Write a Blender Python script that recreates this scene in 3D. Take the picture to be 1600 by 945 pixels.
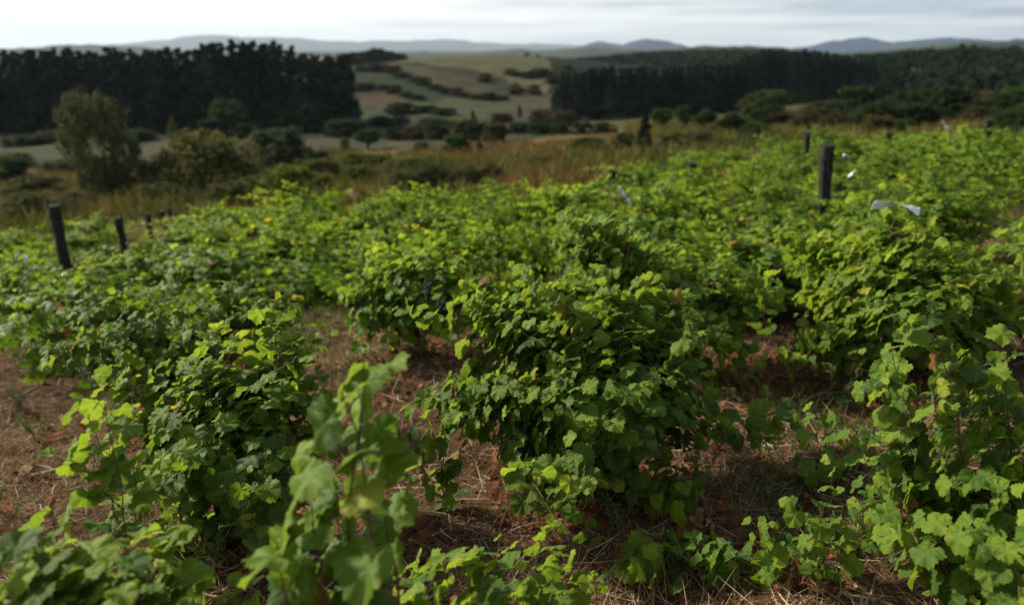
import bpy, math, random
import numpy as np
R = math.radians
S = bpy.context.scene
for o in list(bpy.data.objects): bpy.data.objects.remove(o)
COL = S.collection

# ------------------------------------------------------------------ camera
F, CX, CY, HOR = 1200.0, 800.0, 472.5, 78.0
PITCH = math.atan((CY - HOR) / F)
cd = bpy.data.cameras.new('camera'); cam = bpy.data.objects.new('camera', cd); COL.objects.link(cam)
cam.location = (0, 0, 0); cam.rotation_euler = (math.pi/2 - PITCH, 0, 0)
cd.sensor_width = 36; cd.lens = 27; cd.clip_start = 0.05; cd.clip_end = 20000
cd.dof.use_dof = True; cd.dof.focus_distance = 3.0; cd.dof.aperture_fstop = 1.5; cd.dof.aperture_blades = 0
S.camera = cam
# ------------------------------------------------------------------ light
SUN_AZ, SUN_EL = R(-64), R(33)          # azimuth from +Y towards +X
SUND = np.array([math.sin(SUN_AZ)*math.cos(SUN_EL), math.cos(SUN_AZ)*math.cos(SUN_EL), math.sin(SUN_EL)])
sl = bpy.data.lights.new('sun', 'SUN'); sl.energy = 5.0; sl.angle = R(4); sl.color = (1.0, .92, .74)
so = bpy.data.objects.new('sun', sl); COL.objects.link(so)
so.rotation_euler = (math.pi/2 - SUN_EL, 0, math.pi - SUN_AZ)
W = bpy.data.worlds.new('World'); S.world = W; W.use_nodes = True
nt = W.node_tree; nt.nodes.clear(); L = nt.links.new
def N(t, **k):
    n = nt.nodes.new(t)
    for a, b in k.items(): setattr(n, a, b)
    return n
def mth(op, a, b=None, c=None, clamp=False):
    n = nt.nodes.new('ShaderNodeMath'); n.operation = op; n.use_clamp = clamp
    for i, v in enumerate((a, b, c)):
        if v is None: continue
        if isinstance(v, (int, float)): n.inputs[i].default_value = v
        else: nt.links.new(v, n.inputs[i])
    return n.outputs[0]
def ramp(fac, stops, interp='LINEAR'):
    n = nt.nodes.new('ShaderNodeValToRGB'); n.color_ramp.interpolation = interp
    while len(n.color_ramp.elements) < len(stops): n.color_ramp.elements.new(.5)
    for e, (p, c) in zip(n.color_ramp.elements, stops):
        e.position = p; e.color = (c[0], c[1], c[2], 1) if not isinstance(c, (int, float)) else (c, c, c, 1)
    nt.links.new(fac, n.inputs[0]); return n.outputs[0]
def mix(fac, a, b, mode='MIX'):
    n = nt.nodes.new('ShaderNodeMix'); n.data_type = 'RGBA'; n.blend_type = mode
    for i, v in ((0, fac), (6, a), (7, b)):
        if isinstance(v, (int, float)): n.inputs[i].default_value = v
        elif isinstance(v, tuple): n.inputs[i].default_value = (*v, 1)
        else: nt.links.new(v, n.inputs[i])
    return n.outputs[2]
sky = N('ShaderNodeTexSky', sky_type='NISHITA', sun_disc=False, sun_elevation=SUN_EL, sun_rotation=SUN_AZ, dust_density=1.5)
tc = N('ShaderNodeTexCoord'); sx = N('ShaderNodeSeparateXYZ'); L(tc.outputs['Generated'], sx.inputs[0])
cb = N('ShaderNodeCombineXYZ')
L(mth('MULTIPLY', sx.outputs[0], 2.6), cb.inputs[0]); L(mth('MULTIPLY', sx.outputs[1], 2.6), cb.inputs[1]); L(mth('MULTIPLY', sx.outputs[2], 44.0), cb.inputs[2])
nz = N('ShaderNodeTexNoise'); nz.inputs['Scale'].default_value = 1.5; nz.inputs['Detail'].default_value = 7; nz.inputs['Roughness'].default_value = .55
L(cb.outputs[0], nz.inputs['Vector'])
# sun side of the cloud deck is brighter
sdot = mth('ADD', mth('MULTIPLY', sx.outputs[0], float(math.sin(SUN_AZ))), mth('MULTIPLY', sx.outputs[1], float(math.cos(SUN_AZ))))
side = mth('MULTIPLY_ADD', sdot, 1.15, .03, clamp=True)
nmod = mth('ADD', nz.outputs[0], mth('MULTIPLY', side, .42), clamp=True)
ccol = ramp(nmod, [(.34, (2.9, 3.4, 4.1)), (.45, (4.1, 4.7, 5.4)), (.54, (5.9, 6.2, 6.5)), (.64, (7.4, 7.5, 7.5)), (.82, (9.4, 9.3, 9.0))])
up = mth('MULTIPLY', mth('SUBTRACT', sx.outputs[2], .08), 2.2, clamp=True)      # deck is thicker and greyer overhead
ccol = mix(up, ccol, (2.0, 2.3, 2.6))
bg = N('ShaderNodeBackground'); bg.inputs[1].default_value = .1
L(mix(.9, sky.outputs[0], ccol), bg.inputs[0])
wo = N('ShaderNodeOutputWorld'); L(bg.outputs[0], wo.inputs[0])
S.view_settings.view_transform = 'Standard'; S.view_settings.look = 'None'
S.view_settings.exposure = 0.55; S.view_settings.gamma = 1; S.view_settings.use_curve_mapping = False
S.render.engine = 'CYCLES'
cy = S.cycles; cy.use_denoising = True; cy.max_bounces = 6; cy.diffuse_bounces = 3; cy.glossy_bounces = 2
cy.transmission_bounces = 3; cy.transparent_max_bounces = 4; cy.volume_bounces = 0; cy.caustics_reflective = False; cy.caustics_refractive = False
cy.sample_clamp_indirect = 4

# ------------------------------------------------------------------ helpers
rng = np.random.default_rng(11); random.seed(5)
def Hh(x, y):
    x = np.asarray(x, float); y = np.asarray(y, float)
    ye = np.maximum(y, -30); xe = 70*np.tanh(x/70)
    pl = -1.9 - .089*ye + .084*xe
    fl = -13.3 + .5*np.sin(x/40+1)*np.sin(y/55) + .9*np.clip((y-150)/300, 0, 1)*np.sin(x/90)
    k = 1.3
    m = np.maximum(pl, fl); z = m + k*np.log(np.exp((pl-m)/k) + np.exp((fl-m)/k))
    z = z + 9.6*np.exp(-((x+26)/75)**2 - ((y-335)/72)**2)
    z = z + 4.5*np.exp(-((x-30)/60)**2 - ((y-400)/90)**2)
    z = z + 6*np.exp(-((x-290)/210)**2 - ((y-900)/200)**2) + 5*np.exp(-((x-760)/300)**2 - ((y-950)/220)**2)
    z = z + 3.0*np.exp(-((x-150)/60)**2 - ((y-300)/70)**2)
    n = .035*np.sin(x*2.1+.7)*np.sin(y*1.7) + .02*np.sin(x*5.3+y*3.1) + .015*np.sin(y*7.7-x*4.1)
    n = n + .25*np.clip((y-20)/40, 0, 1)*np.sin(x*.31)*np.sin(y*.27)
    return z + n
def ray(px, py):
    a, b = (px-CX)/F, -(py-CY)/F
    c, s = math.cos(PITCH), math.sin(PITCH)
    return np.array([a, c + b*s, -s + b*c])
def P(px, py, Y):
    d = ray(px, py); return d*(Y/d[1])
def proj(p):
    p = np.atleast_2d(p); c, s = math.cos(PITCH), math.sin(PITCH)
    dep = p[:, 1]*c - p[:, 2]*s; u = p[:, 1]*s + p[:, 2]*c
    dep = np.where(np.abs(dep) < 1e-6, 1e-6, dep)
    return CX + F*p[:, 0]/dep, CY - F*u/dep, dep
def hit(px, py):
    d = ray(px, py); t0 = .5; t = .5
    while t < 3000:
        q = d*t
        if q[2] < float(Hh(q[0], q[1])): break
        t0 = t; t *= 1.01
    for _ in range(30):
        m = (t0+t)/2; q = d*m
        if q[2] < float(Hh(q[0], q[1])): t = m
        else: t0 = m
    return d*t
def gz(x, y): return float(Hh(x, y))
def mesh_np(name, V, faces, mat=None, parent=None, attrs=None, smooth=True, vec=None):
    me = bpy.data.meshes.new(name); V = np.asarray(V, np.float32)
    fl = [np.asarray(f, np.int64) for f in faces if len(f)]
    me.vertices.add(len(V)); me.vertices.foreach_set('co', V.ravel())
    tot = sum(f.size for f in fl); nf = sum(len(f) for f in fl)
    me.loops.add(tot); me.loops.foreach_set('vertex_index', np.concatenate([f.ravel() for f in fl]).astype(np.int32))
    st, a = [], 0
    for f in fl:
        st.append(a + np.arange(len(f))*f.shape[1]); a += f.size
    me.polygons.add(nf); me.polygons.foreach_set('loop_start', np.concatenate(st).astype(np.int32))
    me.polygons.foreach_set('use_smooth', np.full(nf, smooth))
    for k, v in (attrs or {}).items():
        at = me.attributes.new(k, 'FLOAT', 'POINT'); at.data.foreach_set('value', np.asarray(v, np.float32))
    for k, v in (vec or {}).items():
        at = me.attributes.new(k, 'FLOAT_VECTOR', 'POINT'); at.data.foreach_set('vector', np.asarray(v, np.float32).ravel())
    me.update(calc_edges=True); me.validate()
    if mat: me.materials.append(mat)
    o = bpy.data.objects.new(name, me); COL.objects.link(o)
    if parent is not None: o.parent = parent
    return o
def empty(name, loc, label, cat, group=None, rz=0):
    o = bpy.data.objects.new(name, None); COL.objects.link(o); o.location = tuple(float(v) for v in loc); o.rotation_euler.z = rz
    o.empty_display_size = .1
    return tag(o, label, cat, group)
def tag(o, label=None, cat=None, group=None, kind=None):
    if label: o['label'] = label
    if cat: o['category'] = cat
    if group: o['group'] = group
    if kind: o['kind'] = kind
    return o
def copy_tree(o, parent=None):
    c = o.copy(); COL.objects.link(c)
    if parent is not None: c.parent = parent
    for ch in o.children: copy_tree(ch, c)
    return c
def nrm(v): return v/np.maximum(np.linalg.norm(v, axis=-1, keepdims=True), 1e-9)
class TB:                                                     # tubes, boxes -> one mesh
    def __init__(s): s.V = []; s.Q = []; s.T = []; s.A = []; s.n = 0
    def tube(s, pts, rad, sides=5, a=.5, cap=True):
        pts = np.asarray(pts, float); m = len(pts); rad = np.broadcast_to(rad, (m,))
        t = nrm(np.gradient(pts, axis=0)); ref = np.array([0., 0, 1]) if abs(t[0][2]) < .9 else np.array([1., 0, 0])
        u = nrm(np.cross(t, ref)); w = np.cross(t, u)
        an = np.arange(sides)*2*np.pi/sides
        ring = pts[:, None] + rad[:, None, None]*(np.cos(an)[None, :, None]*u[:, None] + np.sin(an)[None, :, None]*w[:, None])
        s.V.append(ring.reshape(-1, 3)); s.A.append(np.full(m*sides, a))
        i = np.arange(m-1)[:, None]*sides; j = np.arange(sides)[None]; k = (j+1) % sides
        s.Q.append((s.n + np.stack([i+j, i+k, i+sides+k, i+sides+j], -1)).reshape(-1, 4)); s.n += m*sides
        if cap:
            for e, q in ((0, pts[0]), (m-1, pts[-1])):
                s.V.append(q[None]); s.A.append(np.array([a])); b = s.n - m*sides if e == 0 else s.n - sides - (1 if e else 0)
                b = (s.n - m*sides) if e == 0 else base_last
                tri = [(s.n, b+(x+1) % sides, b+x) if e == 0 else (s.n, b+x, b+(x+1) % sides) for x in range(sides)]
                if e == 0: base_last = s.n - sides
                s.T.append(np.array(tri)); s.n += 1
    def mesh(s, verts, quads=(), tris=(), a=.5):
        verts = np.asarray(verts, float); s.V.append(verts); s.A.append(np.full(len(verts), a))
        if len(quads): s.Q.append(np.asarray(quads)+s.n)
        if len(tris): s.T.append(np.asarray(tris)+s.n)
        s.n += len(verts)
    def build(s, name, mat, parent=None, smooth=True):
        Q = np.concatenate(s.Q) if s.Q else np.zeros((0, 4), int); T = np.concatenate(s.T) if s.T else np.zeros((0, 3), int)
        return mesh_np(name, np.concatenate(s.V), [Q, T], mat, parent, {'rnd': np.concatenate(s.A)}, smooth)
def box(tb, c, sz, a=.5):
    x, y, z = sz; v = [(sx*x/2+c[0], sy*y/2+c[1], sz_*z/2+c[2]) for sx in (-1, 1) for sy in (-1, 1) for sz_ in (-1, 1)]
    tb.mesh(v, [(0, 1, 3, 2), (4, 6, 7, 5), (0, 4, 5, 1), (2, 3, 7, 6), (0, 2, 6, 4), (1, 5, 7, 3)], a=a)

# ------------------------------------------------------------------ materials
def newmat(name):
    global nt
    m = bpy.data.materials.new(name); m.use_nodes = True; nt = m.node_tree; nt.nodes.clear(); return m
def attr(name, vec=False):
    n = nt.nodes.new('ShaderNodeAttribute'); n.attribute_name = name; return n.outputs['Vector' if vec else 'Fac']
def out(sh):
    o = nt.nodes.new('ShaderNodeOutputMaterial'); nt.links.new(sh, o.inputs[0])
def principled(col, rough=.8, spec=.3, bump=None):
    p = nt.nodes.new('ShaderNodeBsdfPrincipled')
    if isinstance(col, tuple): p.inputs['Base Color'].default_value = (*col, 1)
    else: nt.links.new(col, p.inputs['Base Color'])
    p.inputs['Roughness'].default_value = rough; p.inputs['Specular IOR Level'].default_value = spec
    if bump is not None: nt.links.new(bump, p.inputs['Normal'])
    return p
def noise(scale, detail=4, vec=None, rough=.55):
    n = nt.nodes.new('ShaderNodeTexNoise'); n.inputs['Scale'].default_value = scale; n.inputs['Detail'].default_value = detail; n.inputs['Roughness'].default_value = rough
    if vec is not None: nt.links.new(vec, n.inputs['Vector'])
    return n.outputs[0]
def objco():
    return nt.nodes.new('ShaderNodeTexCoord').outputs['Object']
def bumpn(h, st=.3, d=.02):
    b = nt.nodes.new('ShaderNodeBump'); b.inputs['Strength'].default_value = st; b.inputs['Distance'].default_value = d
    nt.links.new(h, b.inputs['Height']); return b.outputs[0]
def leaf_mat(name, stops, tr, trans=.35, rough=.5, spec=.3, veins=False, transcol=None):
    m = newmat(name); r = attr('rnd'); col = ramp(r, stops)
    oi = nt.nodes.new('ShaderNodeObjectInfo').outputs['Random']          # every plant has its own tone
    col = mix(1.0, col, ramp(oi, [(0, (.84, .86, .88)), (.5, (1, 1, 1)), (1, (1.24, 1.16, 1.0))]), 'MULTIPLY')
    bn = None
    if veins:
        lc = attr('lc', True); s = nt.nodes.new('ShaderNodeSeparateXYZ'); nt.links.new(lc, s.inputs[0])
        ax = mth('ABSOLUTE', s.outputs[0]); yy = s.outputs[1]; ds = []
        ds.append(ax)
        for a in (42, 88):
            ds.append(mth('ABSOLUTE', mth('SUBTRACT', mth('MULTIPLY', ax, math.cos(R(a))), mth('MULTIPLY', yy, math.sin(R(a))))))
        d = mth('MINIMUM', mth('MINIMUM', ds[0], ds[1]), ds[2])
        v = mth('SUBTRACT', 1.0, mth('MULTIPLY', d, 38.0), clamp=True)
        wv = noise(9.0, 3, lc)
        col = mix(mth('MULTIPLY', v, .45), col, (.26, .32, .10))
        col = mix(mth('MULTIPLY', wv, .5), col, mix(1.0, col, (.62, .72, .5), 'MULTIPLY'))
        rv = nt.nodes.new('ShaderNodeVectorMath'); rv.operation = 'DISTANCE'; nt.links.new(lc, rv.inputs[0]); rv.inputs[1].default_value = (0, .3, 0)
        dm = noise(14.0, 3, objco()); edge_ = mth('MULTIPLY', mth('MULTIPLY', mth('SUBTRACT', rv.outputs['Value'], .40), 5.0, clamp=True), mth('MULTIPLY', mth('SUBTRACT', dm, .56), 9.0, clamp=True), clamp=True)
        col = mix(mth('MULTIPLY', edge_, .75), col, (.22, .13, .05))                       # scorched leaf margins
        spot = mth('MULTIPLY', mth('SUBTRACT', noise(60.0, 2, objco()), .69), 12.0, clamp=True)
        col = mix(mth('MULTIPLY', spot, .6), col, (.20, .16, .06))
        h = mth('ADD', mth('MULTIPLY', mth('SUBTRACT', 1.0, mth('MULTIPLY', d, 9.0), clamp=True), -.7), noise(26.0, 2, lc))
        bn = bumpn(h, .55, .004)
    geo = nt.nodes.new('ShaderNodeNewGeometry')
    col = mix(geo.outputs['Backfacing'], col, mix(.2, col, (.16, .20, .09)))
    p = principled(col, rough, spec, bn)
    t = nt.nodes.new('ShaderNodeBsdfTranslucent'); nt.links.new(mix(1.0, col, tr, 'MULTIPLY'), t.inputs[0])
    ms = nt.nodes.new('ShaderNodeMixShader'); ms.inputs[0].default_value = trans
    nt.links.new(p.outputs[0], ms.inputs[1]); nt.links.new(t.outputs[0], ms.inputs[2]); out(ms.outputs[0]); return m
VST = [(0, (.034, .080, .012)), (.3, (.082, .155, .015)), (.7, (.165, .255, .022)), (.93, (.28, .35, .045)), (.965, (.30, .27, .05)), (.985, (.24, .11, .035)), (1, (.13, .055, .025))]
M_leaf = leaf_mat('grape_leaf_near', VST, (2.4, 2.2, 1.0), .40, .5, .22, True)
M_leaf2 = leaf_mat('grape_leaf_far', VST, (2.4, 2.2, 1.0), .40, .55, .18)
M_tree = leaf_mat('tree_leaf', [(0, (.014, .032, .012)), (.5, (.030, .060, .020)), (1, (.055, .095, .028))], (1.6, 1.7, 1), .25, .9, .06)
M_olive = leaf_mat('olive_scrub_leaf', [(0, (.034, .040, .016)), (.5, (.070, .076, .030)), (1, (.125, .125, .045))], (1.6, 1.6, 1), .25, .9, .06)
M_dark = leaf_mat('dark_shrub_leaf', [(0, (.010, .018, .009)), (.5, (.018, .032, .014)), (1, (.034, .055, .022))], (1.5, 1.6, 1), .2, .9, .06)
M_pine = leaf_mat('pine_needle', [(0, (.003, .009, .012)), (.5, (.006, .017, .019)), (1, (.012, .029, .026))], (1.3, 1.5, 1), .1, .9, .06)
M_lime = leaf_mat('yellow_green_shrub', [(0, (.045, .065, .014)), (.5, (.085, .11, .022)), (1, (.15, .17, .035))], (1.6, 1.6, 1), .3, .9, .06)
M_grey = leaf_mat('grey_green_shrub', [(0, (.022, .034, .022)), (.5, (.045, .062, .040)), (1, (.085, .105, .07))], (1.3, 1.4, 1), .2, .9, .06)
M_wisp = leaf_mat('grey_green_tree_leaf', [(0, (.030, .042, .024)), (.5, (.062, .080, .042)), (1, (.105, .125, .062))], (1.4, 1.4, 1), .2, .9, .06)
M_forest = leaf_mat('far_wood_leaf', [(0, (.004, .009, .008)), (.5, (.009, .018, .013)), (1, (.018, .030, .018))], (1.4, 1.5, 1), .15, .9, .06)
M_brown = leaf_mat('brown_scrub', [(0, (.035, .026, .013)), (.5, (.06, .05, .022)), (1, (.10, .08, .035))], (1.3, 1.2, 1), .2, .9, .06)
M_straw = leaf_mat('dry_straw', [(0, (.07, .032, .018)), (.35, (.20, .11, .055)), (.75, (.42, .29, .16)), (1, (.62, .54, .42))], (1.2, 1.1, 1), .15, .75, .15)
M_heath = leaf_mat('heath_blades', [(0, (.055, .075, .02)), (.35, (.13, .13, .032)), (.6, (.19, .15, .042)), (.8, (.17, .085, .035)), (1, (.22, .13, .055))], (1.3, 1.2, 1), .2, .9, .06)
M_litter = leaf_mat('dead_leaf', [(0, (.11, .03, .016)), (.5, (.27, .075, .03)), (.8, (.36, .15, .06)), (1, (.42, .26, .13))], (1.5, 1.1, 1), .25, .7, .2)
M_weed = leaf_mat('weed_blades', [(0, (.03, .065, .02)), (.6, (.06, .12, .03)), (1, (.15, .20, .08))], (1.7, 1.7, 1), .3, .9, .06)
m = M_wood = newmat('vine_bark'); c = objco()
out(principled(ramp(noise(30, 5, c), [(.3, (.02, .014, .010)), (.7, (.09, .06, .042))]), .9, .2, bumpn(noise(60, 3, c), .6, .01)).outputs[0])
m = M_cane = newmat('vine_cane'); out(principled(ramp(attr('rnd'), [(0, (.055, .028, .014)), (.5, (.14, .06, .028)), (.8, (.20, .17, .06)), (1, (.12, .18, .05))]), .6, .3).outputs[0])
m = M_grape = newmat('grape_skin'); out(principled(ramp(noise(40, 2, objco()), [(.3, (.008, .006, .014)), (.7, (.022, .019, .036))]), .5, .4).outputs[0])
m = M_post = newmat('weathered_post'); c = objco(); mp = nt.nodes.new('ShaderNodeMapping'); mp.inputs['Scale'].default_value = (40, 40, 3); nt.links.new(c, mp.inputs[0])
g = noise(1.0, 6, mp.outputs[0], .7)
out(principled(ramp(g, [(.3, (.008, .008, .008)), (.5, (.024, .023, .023)), (.72, (.10, .10, .10))]), .9, .2, bumpn(g, .8, .02)).outputs[0])
m = M_foil = newmat('silver_foil'); p = principled((.82, .87, .90), .28, .5); p.inputs['Metallic'].default_value = .35; out(p.outputs[0])
m = M_wall = newmat('white_render'); out(principled(ramp(noise(3, 4, objco()), [(.3, (.55, .55, .53)), (.7, (.7, .7, .68))])).outputs[0])
m = M_roof = newmat('roof_tile'); out(principled(ramp(noise(2, 4, objco()), [(.3, (.20, .19, .19)), (.7, (.34, .33, .33))])).outputs[0])
m = M_glass = newmat('dark_pane'); out(principled((.02, .025, .03), .15, .5).outputs[0])
m = M_road = newmat('dirt_track'); out(principled(ramp(noise(.4, 5, objco()), [(.3, (.14, .13, .12)), (.7, (.24, .23, .21))])).outputs[0])
# ground: base colour by place (attribute 'gcol'), broken up with noise
m = M_ground = newmat('ground_soil'); c = objco()
gc = nt.nodes.new('ShaderNodeAttribute'); gc.attribute_name = 'gcol'
nb = noise(.13, 6, c, .65); n1 = noise(1.7, 6, c, .6); n2 = noise(38, 4, c, .7)
soil = ramp(mth('ADD', mth('MULTIPLY', n1, .5), mth('MULTIPLY', n2, .5)), [(.36, (.022, .012, .007)), (.5, (.078, .040, .021)), (.62, (.19, .105, .055))])
far = mix(1.0, gc.outputs['Color'], ramp(nb, [(.3, .62), (.7, 1.35)]), 'MULTIPLY')
far = mix(1.0, far, ramp(n1, [(.3, .75), (.7, 1.2)]), 'MULTIPLY')
out(principled(mix(attr('gmix'), soil, far), .95, .1, bumpn(n2, .8, .03)).outputs[0])
# hills far off
def hill_mat(name, a, b, sc):
    newmat(name); c = objco()
    out(principled(ramp(noise(sc, 8, c, .6), [(.4, a), (.6, b)]), .95, .1).outputs[0]); return bpy.data.materials[name]
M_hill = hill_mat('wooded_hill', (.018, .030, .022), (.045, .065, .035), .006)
M_hill3 = hill_mat('haze_tinted_ridge', (.008, .026, .07), (.016, .038, .085), .002)  # blue of the distant air painted into the ridge's base colour
M_hill2 = hill_mat('haze_tinted_mountain', (.022, .04, .06), (.04, .06, .08), .002)  # bluish haze tint put into the mountain colour, on top of the haze volume

# ------------------------------------------------------------------ ground
def inpoly(px, py, poly):
    r = np.zeros(len(px), bool); n = len(poly); j = n-1
    for i in range(n):
        xi, yi = poly[i]; xj, yj = poly[j]
        c = ((yi > py) != (yj > py)) & (px < (xj-xi)*(py-yi)/(yj-yi+1e-12)+xi); r ^= c; j = i
    return r
def ground():
    an = np.concatenate([np.arange(-180, -46, 3.0), np.arange(-46, 46, .16), np.arange(46, 180, 3.0)])
    rad = np.concatenate([[.25], np.geomspace(.8, 1500, 420), [2200, 3500, 6000, 9000, 15500]])
    A, Rr = np.meshgrid(np.radians(an), rad)
    X, Y = Rr*np.sin(A), Rr*np.cos(A); Z = Hh(X, Y); nr, na = X.shape
    V = np.stack([X, Y, Z], -1).reshape(-1, 3)
    i = np.arange(nr-1)[:, None]*na; j = np.arange(na)[None]; k = (j+1) % na
    Q = np.stack([i+j, i+k, i+na+k, i+na+j], -1).reshape(-1, 4)
    px, py, dep = proj(V); y = V[:, 1]
    g = np.tile(np.array([.075, .072, .030]), (len(V), 1))
    rust = .5+.5*np.sin(V[:, 0]*.35+np.sin(y*.3)*2)
    hz = (y > 16) & (y < 85); g[hz] = np.array([.10, .072, .030]) + rust[hz, None]*np.array([.05, .005, 0])
    fd = (y > 75) & (y < 3000)
    fields = [
        ([(0, 205), (560, 205), (560, 240), (0, 262)], (.21, .175, .10)),
        ([(0, 222), (180, 222), (230, 243), (0, 258)], (.15, .155, .075)),
        ([(-50, 203), (560, 203), (560, 213), (300, 219), (-50, 221)], (.12, .085, .05)),
        ([(560, 148), (870, 148), (870, 200), (560, 235)], (.16, .165, .075)),
        ([(565, 165), (700, 178), (700, 192), (600, 190)], (.11, .15, .06)),
        ([(600, 212), (715, 212), (720, 232), (600, 232)], (.24, .20, .105)),
        ([(700, 208), (800, 208), (800, 235), (700, 235)], (.24, .20, .105)),
        ([(795, 206), (968, 206), (972, 232), (795, 232)], (.13, .155, .065)),
        ([(640, 155), (815, 155), (800, 182), (690, 180), (620, 168)], (.20, .19, .09)),
        ([(812, 152), (862, 148), (866, 200), (775, 186)], (.20, .165, .095)),
        ([(562, 144), (606, 144), (645, 162), (590, 170), (562, 160)], (.24, .14, .075)),
        ([(555, 88), (620, 96), (700, 104), (790, 120), (800, 150), (560, 150)], (.09, .09, .045)),
        ([(610, 100), (680, 108), (740, 136), (715, 150), (640, 122)], (.21, .165, .075)),
        ([(680, 108), (760, 128), (770, 148), (715, 148)], (.16, .125, .07)),
        ([(556, 116), (616, 116), (700, 150), (680, 162), (640, 158), (600, 140), (556, 134)], (.055, .10, .025)),
        ([(640, 176), (720, 170), (722, 177), (640, 184)], (.20, .20, .17)),
        ([(1272, 152), (1332, 152), (1335, 171), (1285, 172)], (.34, .22, .12)),
        ([(1100, 190), (1270, 200), (1270, 209), (1100, 212)], (.13, .09, .04)),
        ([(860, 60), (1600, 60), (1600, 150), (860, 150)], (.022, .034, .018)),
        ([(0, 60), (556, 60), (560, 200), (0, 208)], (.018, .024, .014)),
    ]
    for poly, colr in fields:
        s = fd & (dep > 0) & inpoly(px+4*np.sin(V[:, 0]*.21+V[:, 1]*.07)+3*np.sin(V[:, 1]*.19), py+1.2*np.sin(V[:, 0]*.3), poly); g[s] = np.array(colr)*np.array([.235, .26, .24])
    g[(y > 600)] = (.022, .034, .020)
    gm = np.clip((np.hypot(V[:, 0], y)-17)/6, 0, 1)
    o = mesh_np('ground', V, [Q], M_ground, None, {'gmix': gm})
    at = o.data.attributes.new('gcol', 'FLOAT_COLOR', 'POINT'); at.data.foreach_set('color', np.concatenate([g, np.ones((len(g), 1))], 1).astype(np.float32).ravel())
    tag(o, kind='structure')
ground()
def ridge(name, prof, r0, depth, mat, seed):
    """a range of hills: crest heights (picture angle) at distance r0, real depth front and back"""
    rg = np.random.default_rng(seed)
    px = np.linspace(prof[0][0], prof[-1][0], 260); py = np.interp(px, [p[0] for p in prof], [p[1] for p in prof])
    ph = rg.uniform(0, 6, 8)
    py = py + sum(.9/(q+1)*np.sin(px/(22/(q+1)**1.2)+ph[q]) for q in range(6))
    t = np.linspace(-1, 1, 15); V = []
    az = np.arctan2((px-CX)/F, (math.cos(PITCH)+(CY-py)/F*math.sin(PITCH)))
    el = (HOR-py)/F*1.02
    for tt in t:
        rr = r0 + tt*depth + rg.normal(0, depth*.02, len(px)); crest = el*r0
        base = -16.0; w = (math.cos(tt*math.pi/2))**1.3
        z = base + (crest-base)*w*(1 - .12*np.abs(np.sin(px*.05+tt*5))*abs(tt))
        V.append(np.stack([rr*np.sin(az), rr*np.cos(az), z], -1))
    V = np.array(V); nr, na = V.shape[:2]
    i = np.arange(nr-1)[:, None]*na; j = np.arange(na-1)[None]
    Q = np.stack([i+j, i+j+1, i+na+j+1, i+na+j], -1).reshape(-1, 4)
    return tag(mesh_np(name, V.reshape(-1, 3), [Q], mat), kind='structure')
ridge('mountains', [(-300, 84), (40, 78), (150, 75), (240, 66), (330, 59), (430, 62), (560, 67), (620, 66), (690, 63), (740, 68), (800, 69), (860, 71), (960, 74), (1060, 76), (1200, 74), (1300, 76), (1500, 77), (1900, 80)], 12000, 2000, M_hill2, 1)
ridge('mountains', [(860, 84), (900, 75), (940, 66), (970, 70), (1010, 63), (1045, 68), (1090, 76), (1160, 82), (1240, 76), (1290, 69), (1350, 62), (1400, 68), (1440, 66), (1500, 63), (1560, 67), (1640, 66), (1900, 60)], 5600, 900, M_hill3, 2)
ridge('hills', [(-400, 80), (0, 76), (60, 75), (140, 71), (200, 74), (300, 80), (520, 84), (600, 88), (660, 80), (720, 84), (800, 78), (870, 77), (960, 75), (1050, 84), (1200, 88), (1400, 88), (2000, 88)], 2600, 420, M_hill, 3)
ridge('hills', [(500, 96), (620, 90), (690, 87), (760, 86), (860, 88), (900, 82), (960, 79), (1040, 77), (1110, 73), (1170, 72), (1240, 78), (1320, 83), (1380, 79), (1440, 73), (1520, 69), (1600, 67), (1700, 66), (2000, 70)], 1500, 300, M_hill, 4)

# ------------------------------------------------------------------ haze
m = newmat('haze_air'); pv = nt.nodes.new('ShaderNodeVolumePrincipled'); pv.inputs['Color'].default_value = (.68, .82, 1, 1)
pv.inputs['Density'].default_value = .00007; pv.inputs['Anisotropy'].default_value = .2
o_ = nt.nodes.new('ShaderNodeOutputMaterial'); nt.links.new(pv.outputs[0], o_.inputs['Volume'])
tb = TB(); box(tb, (0, 0, 137), (32000, 32000, 370)); hz = tb.build('haze', m, None, False); tag(hz, kind='stuff')

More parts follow.
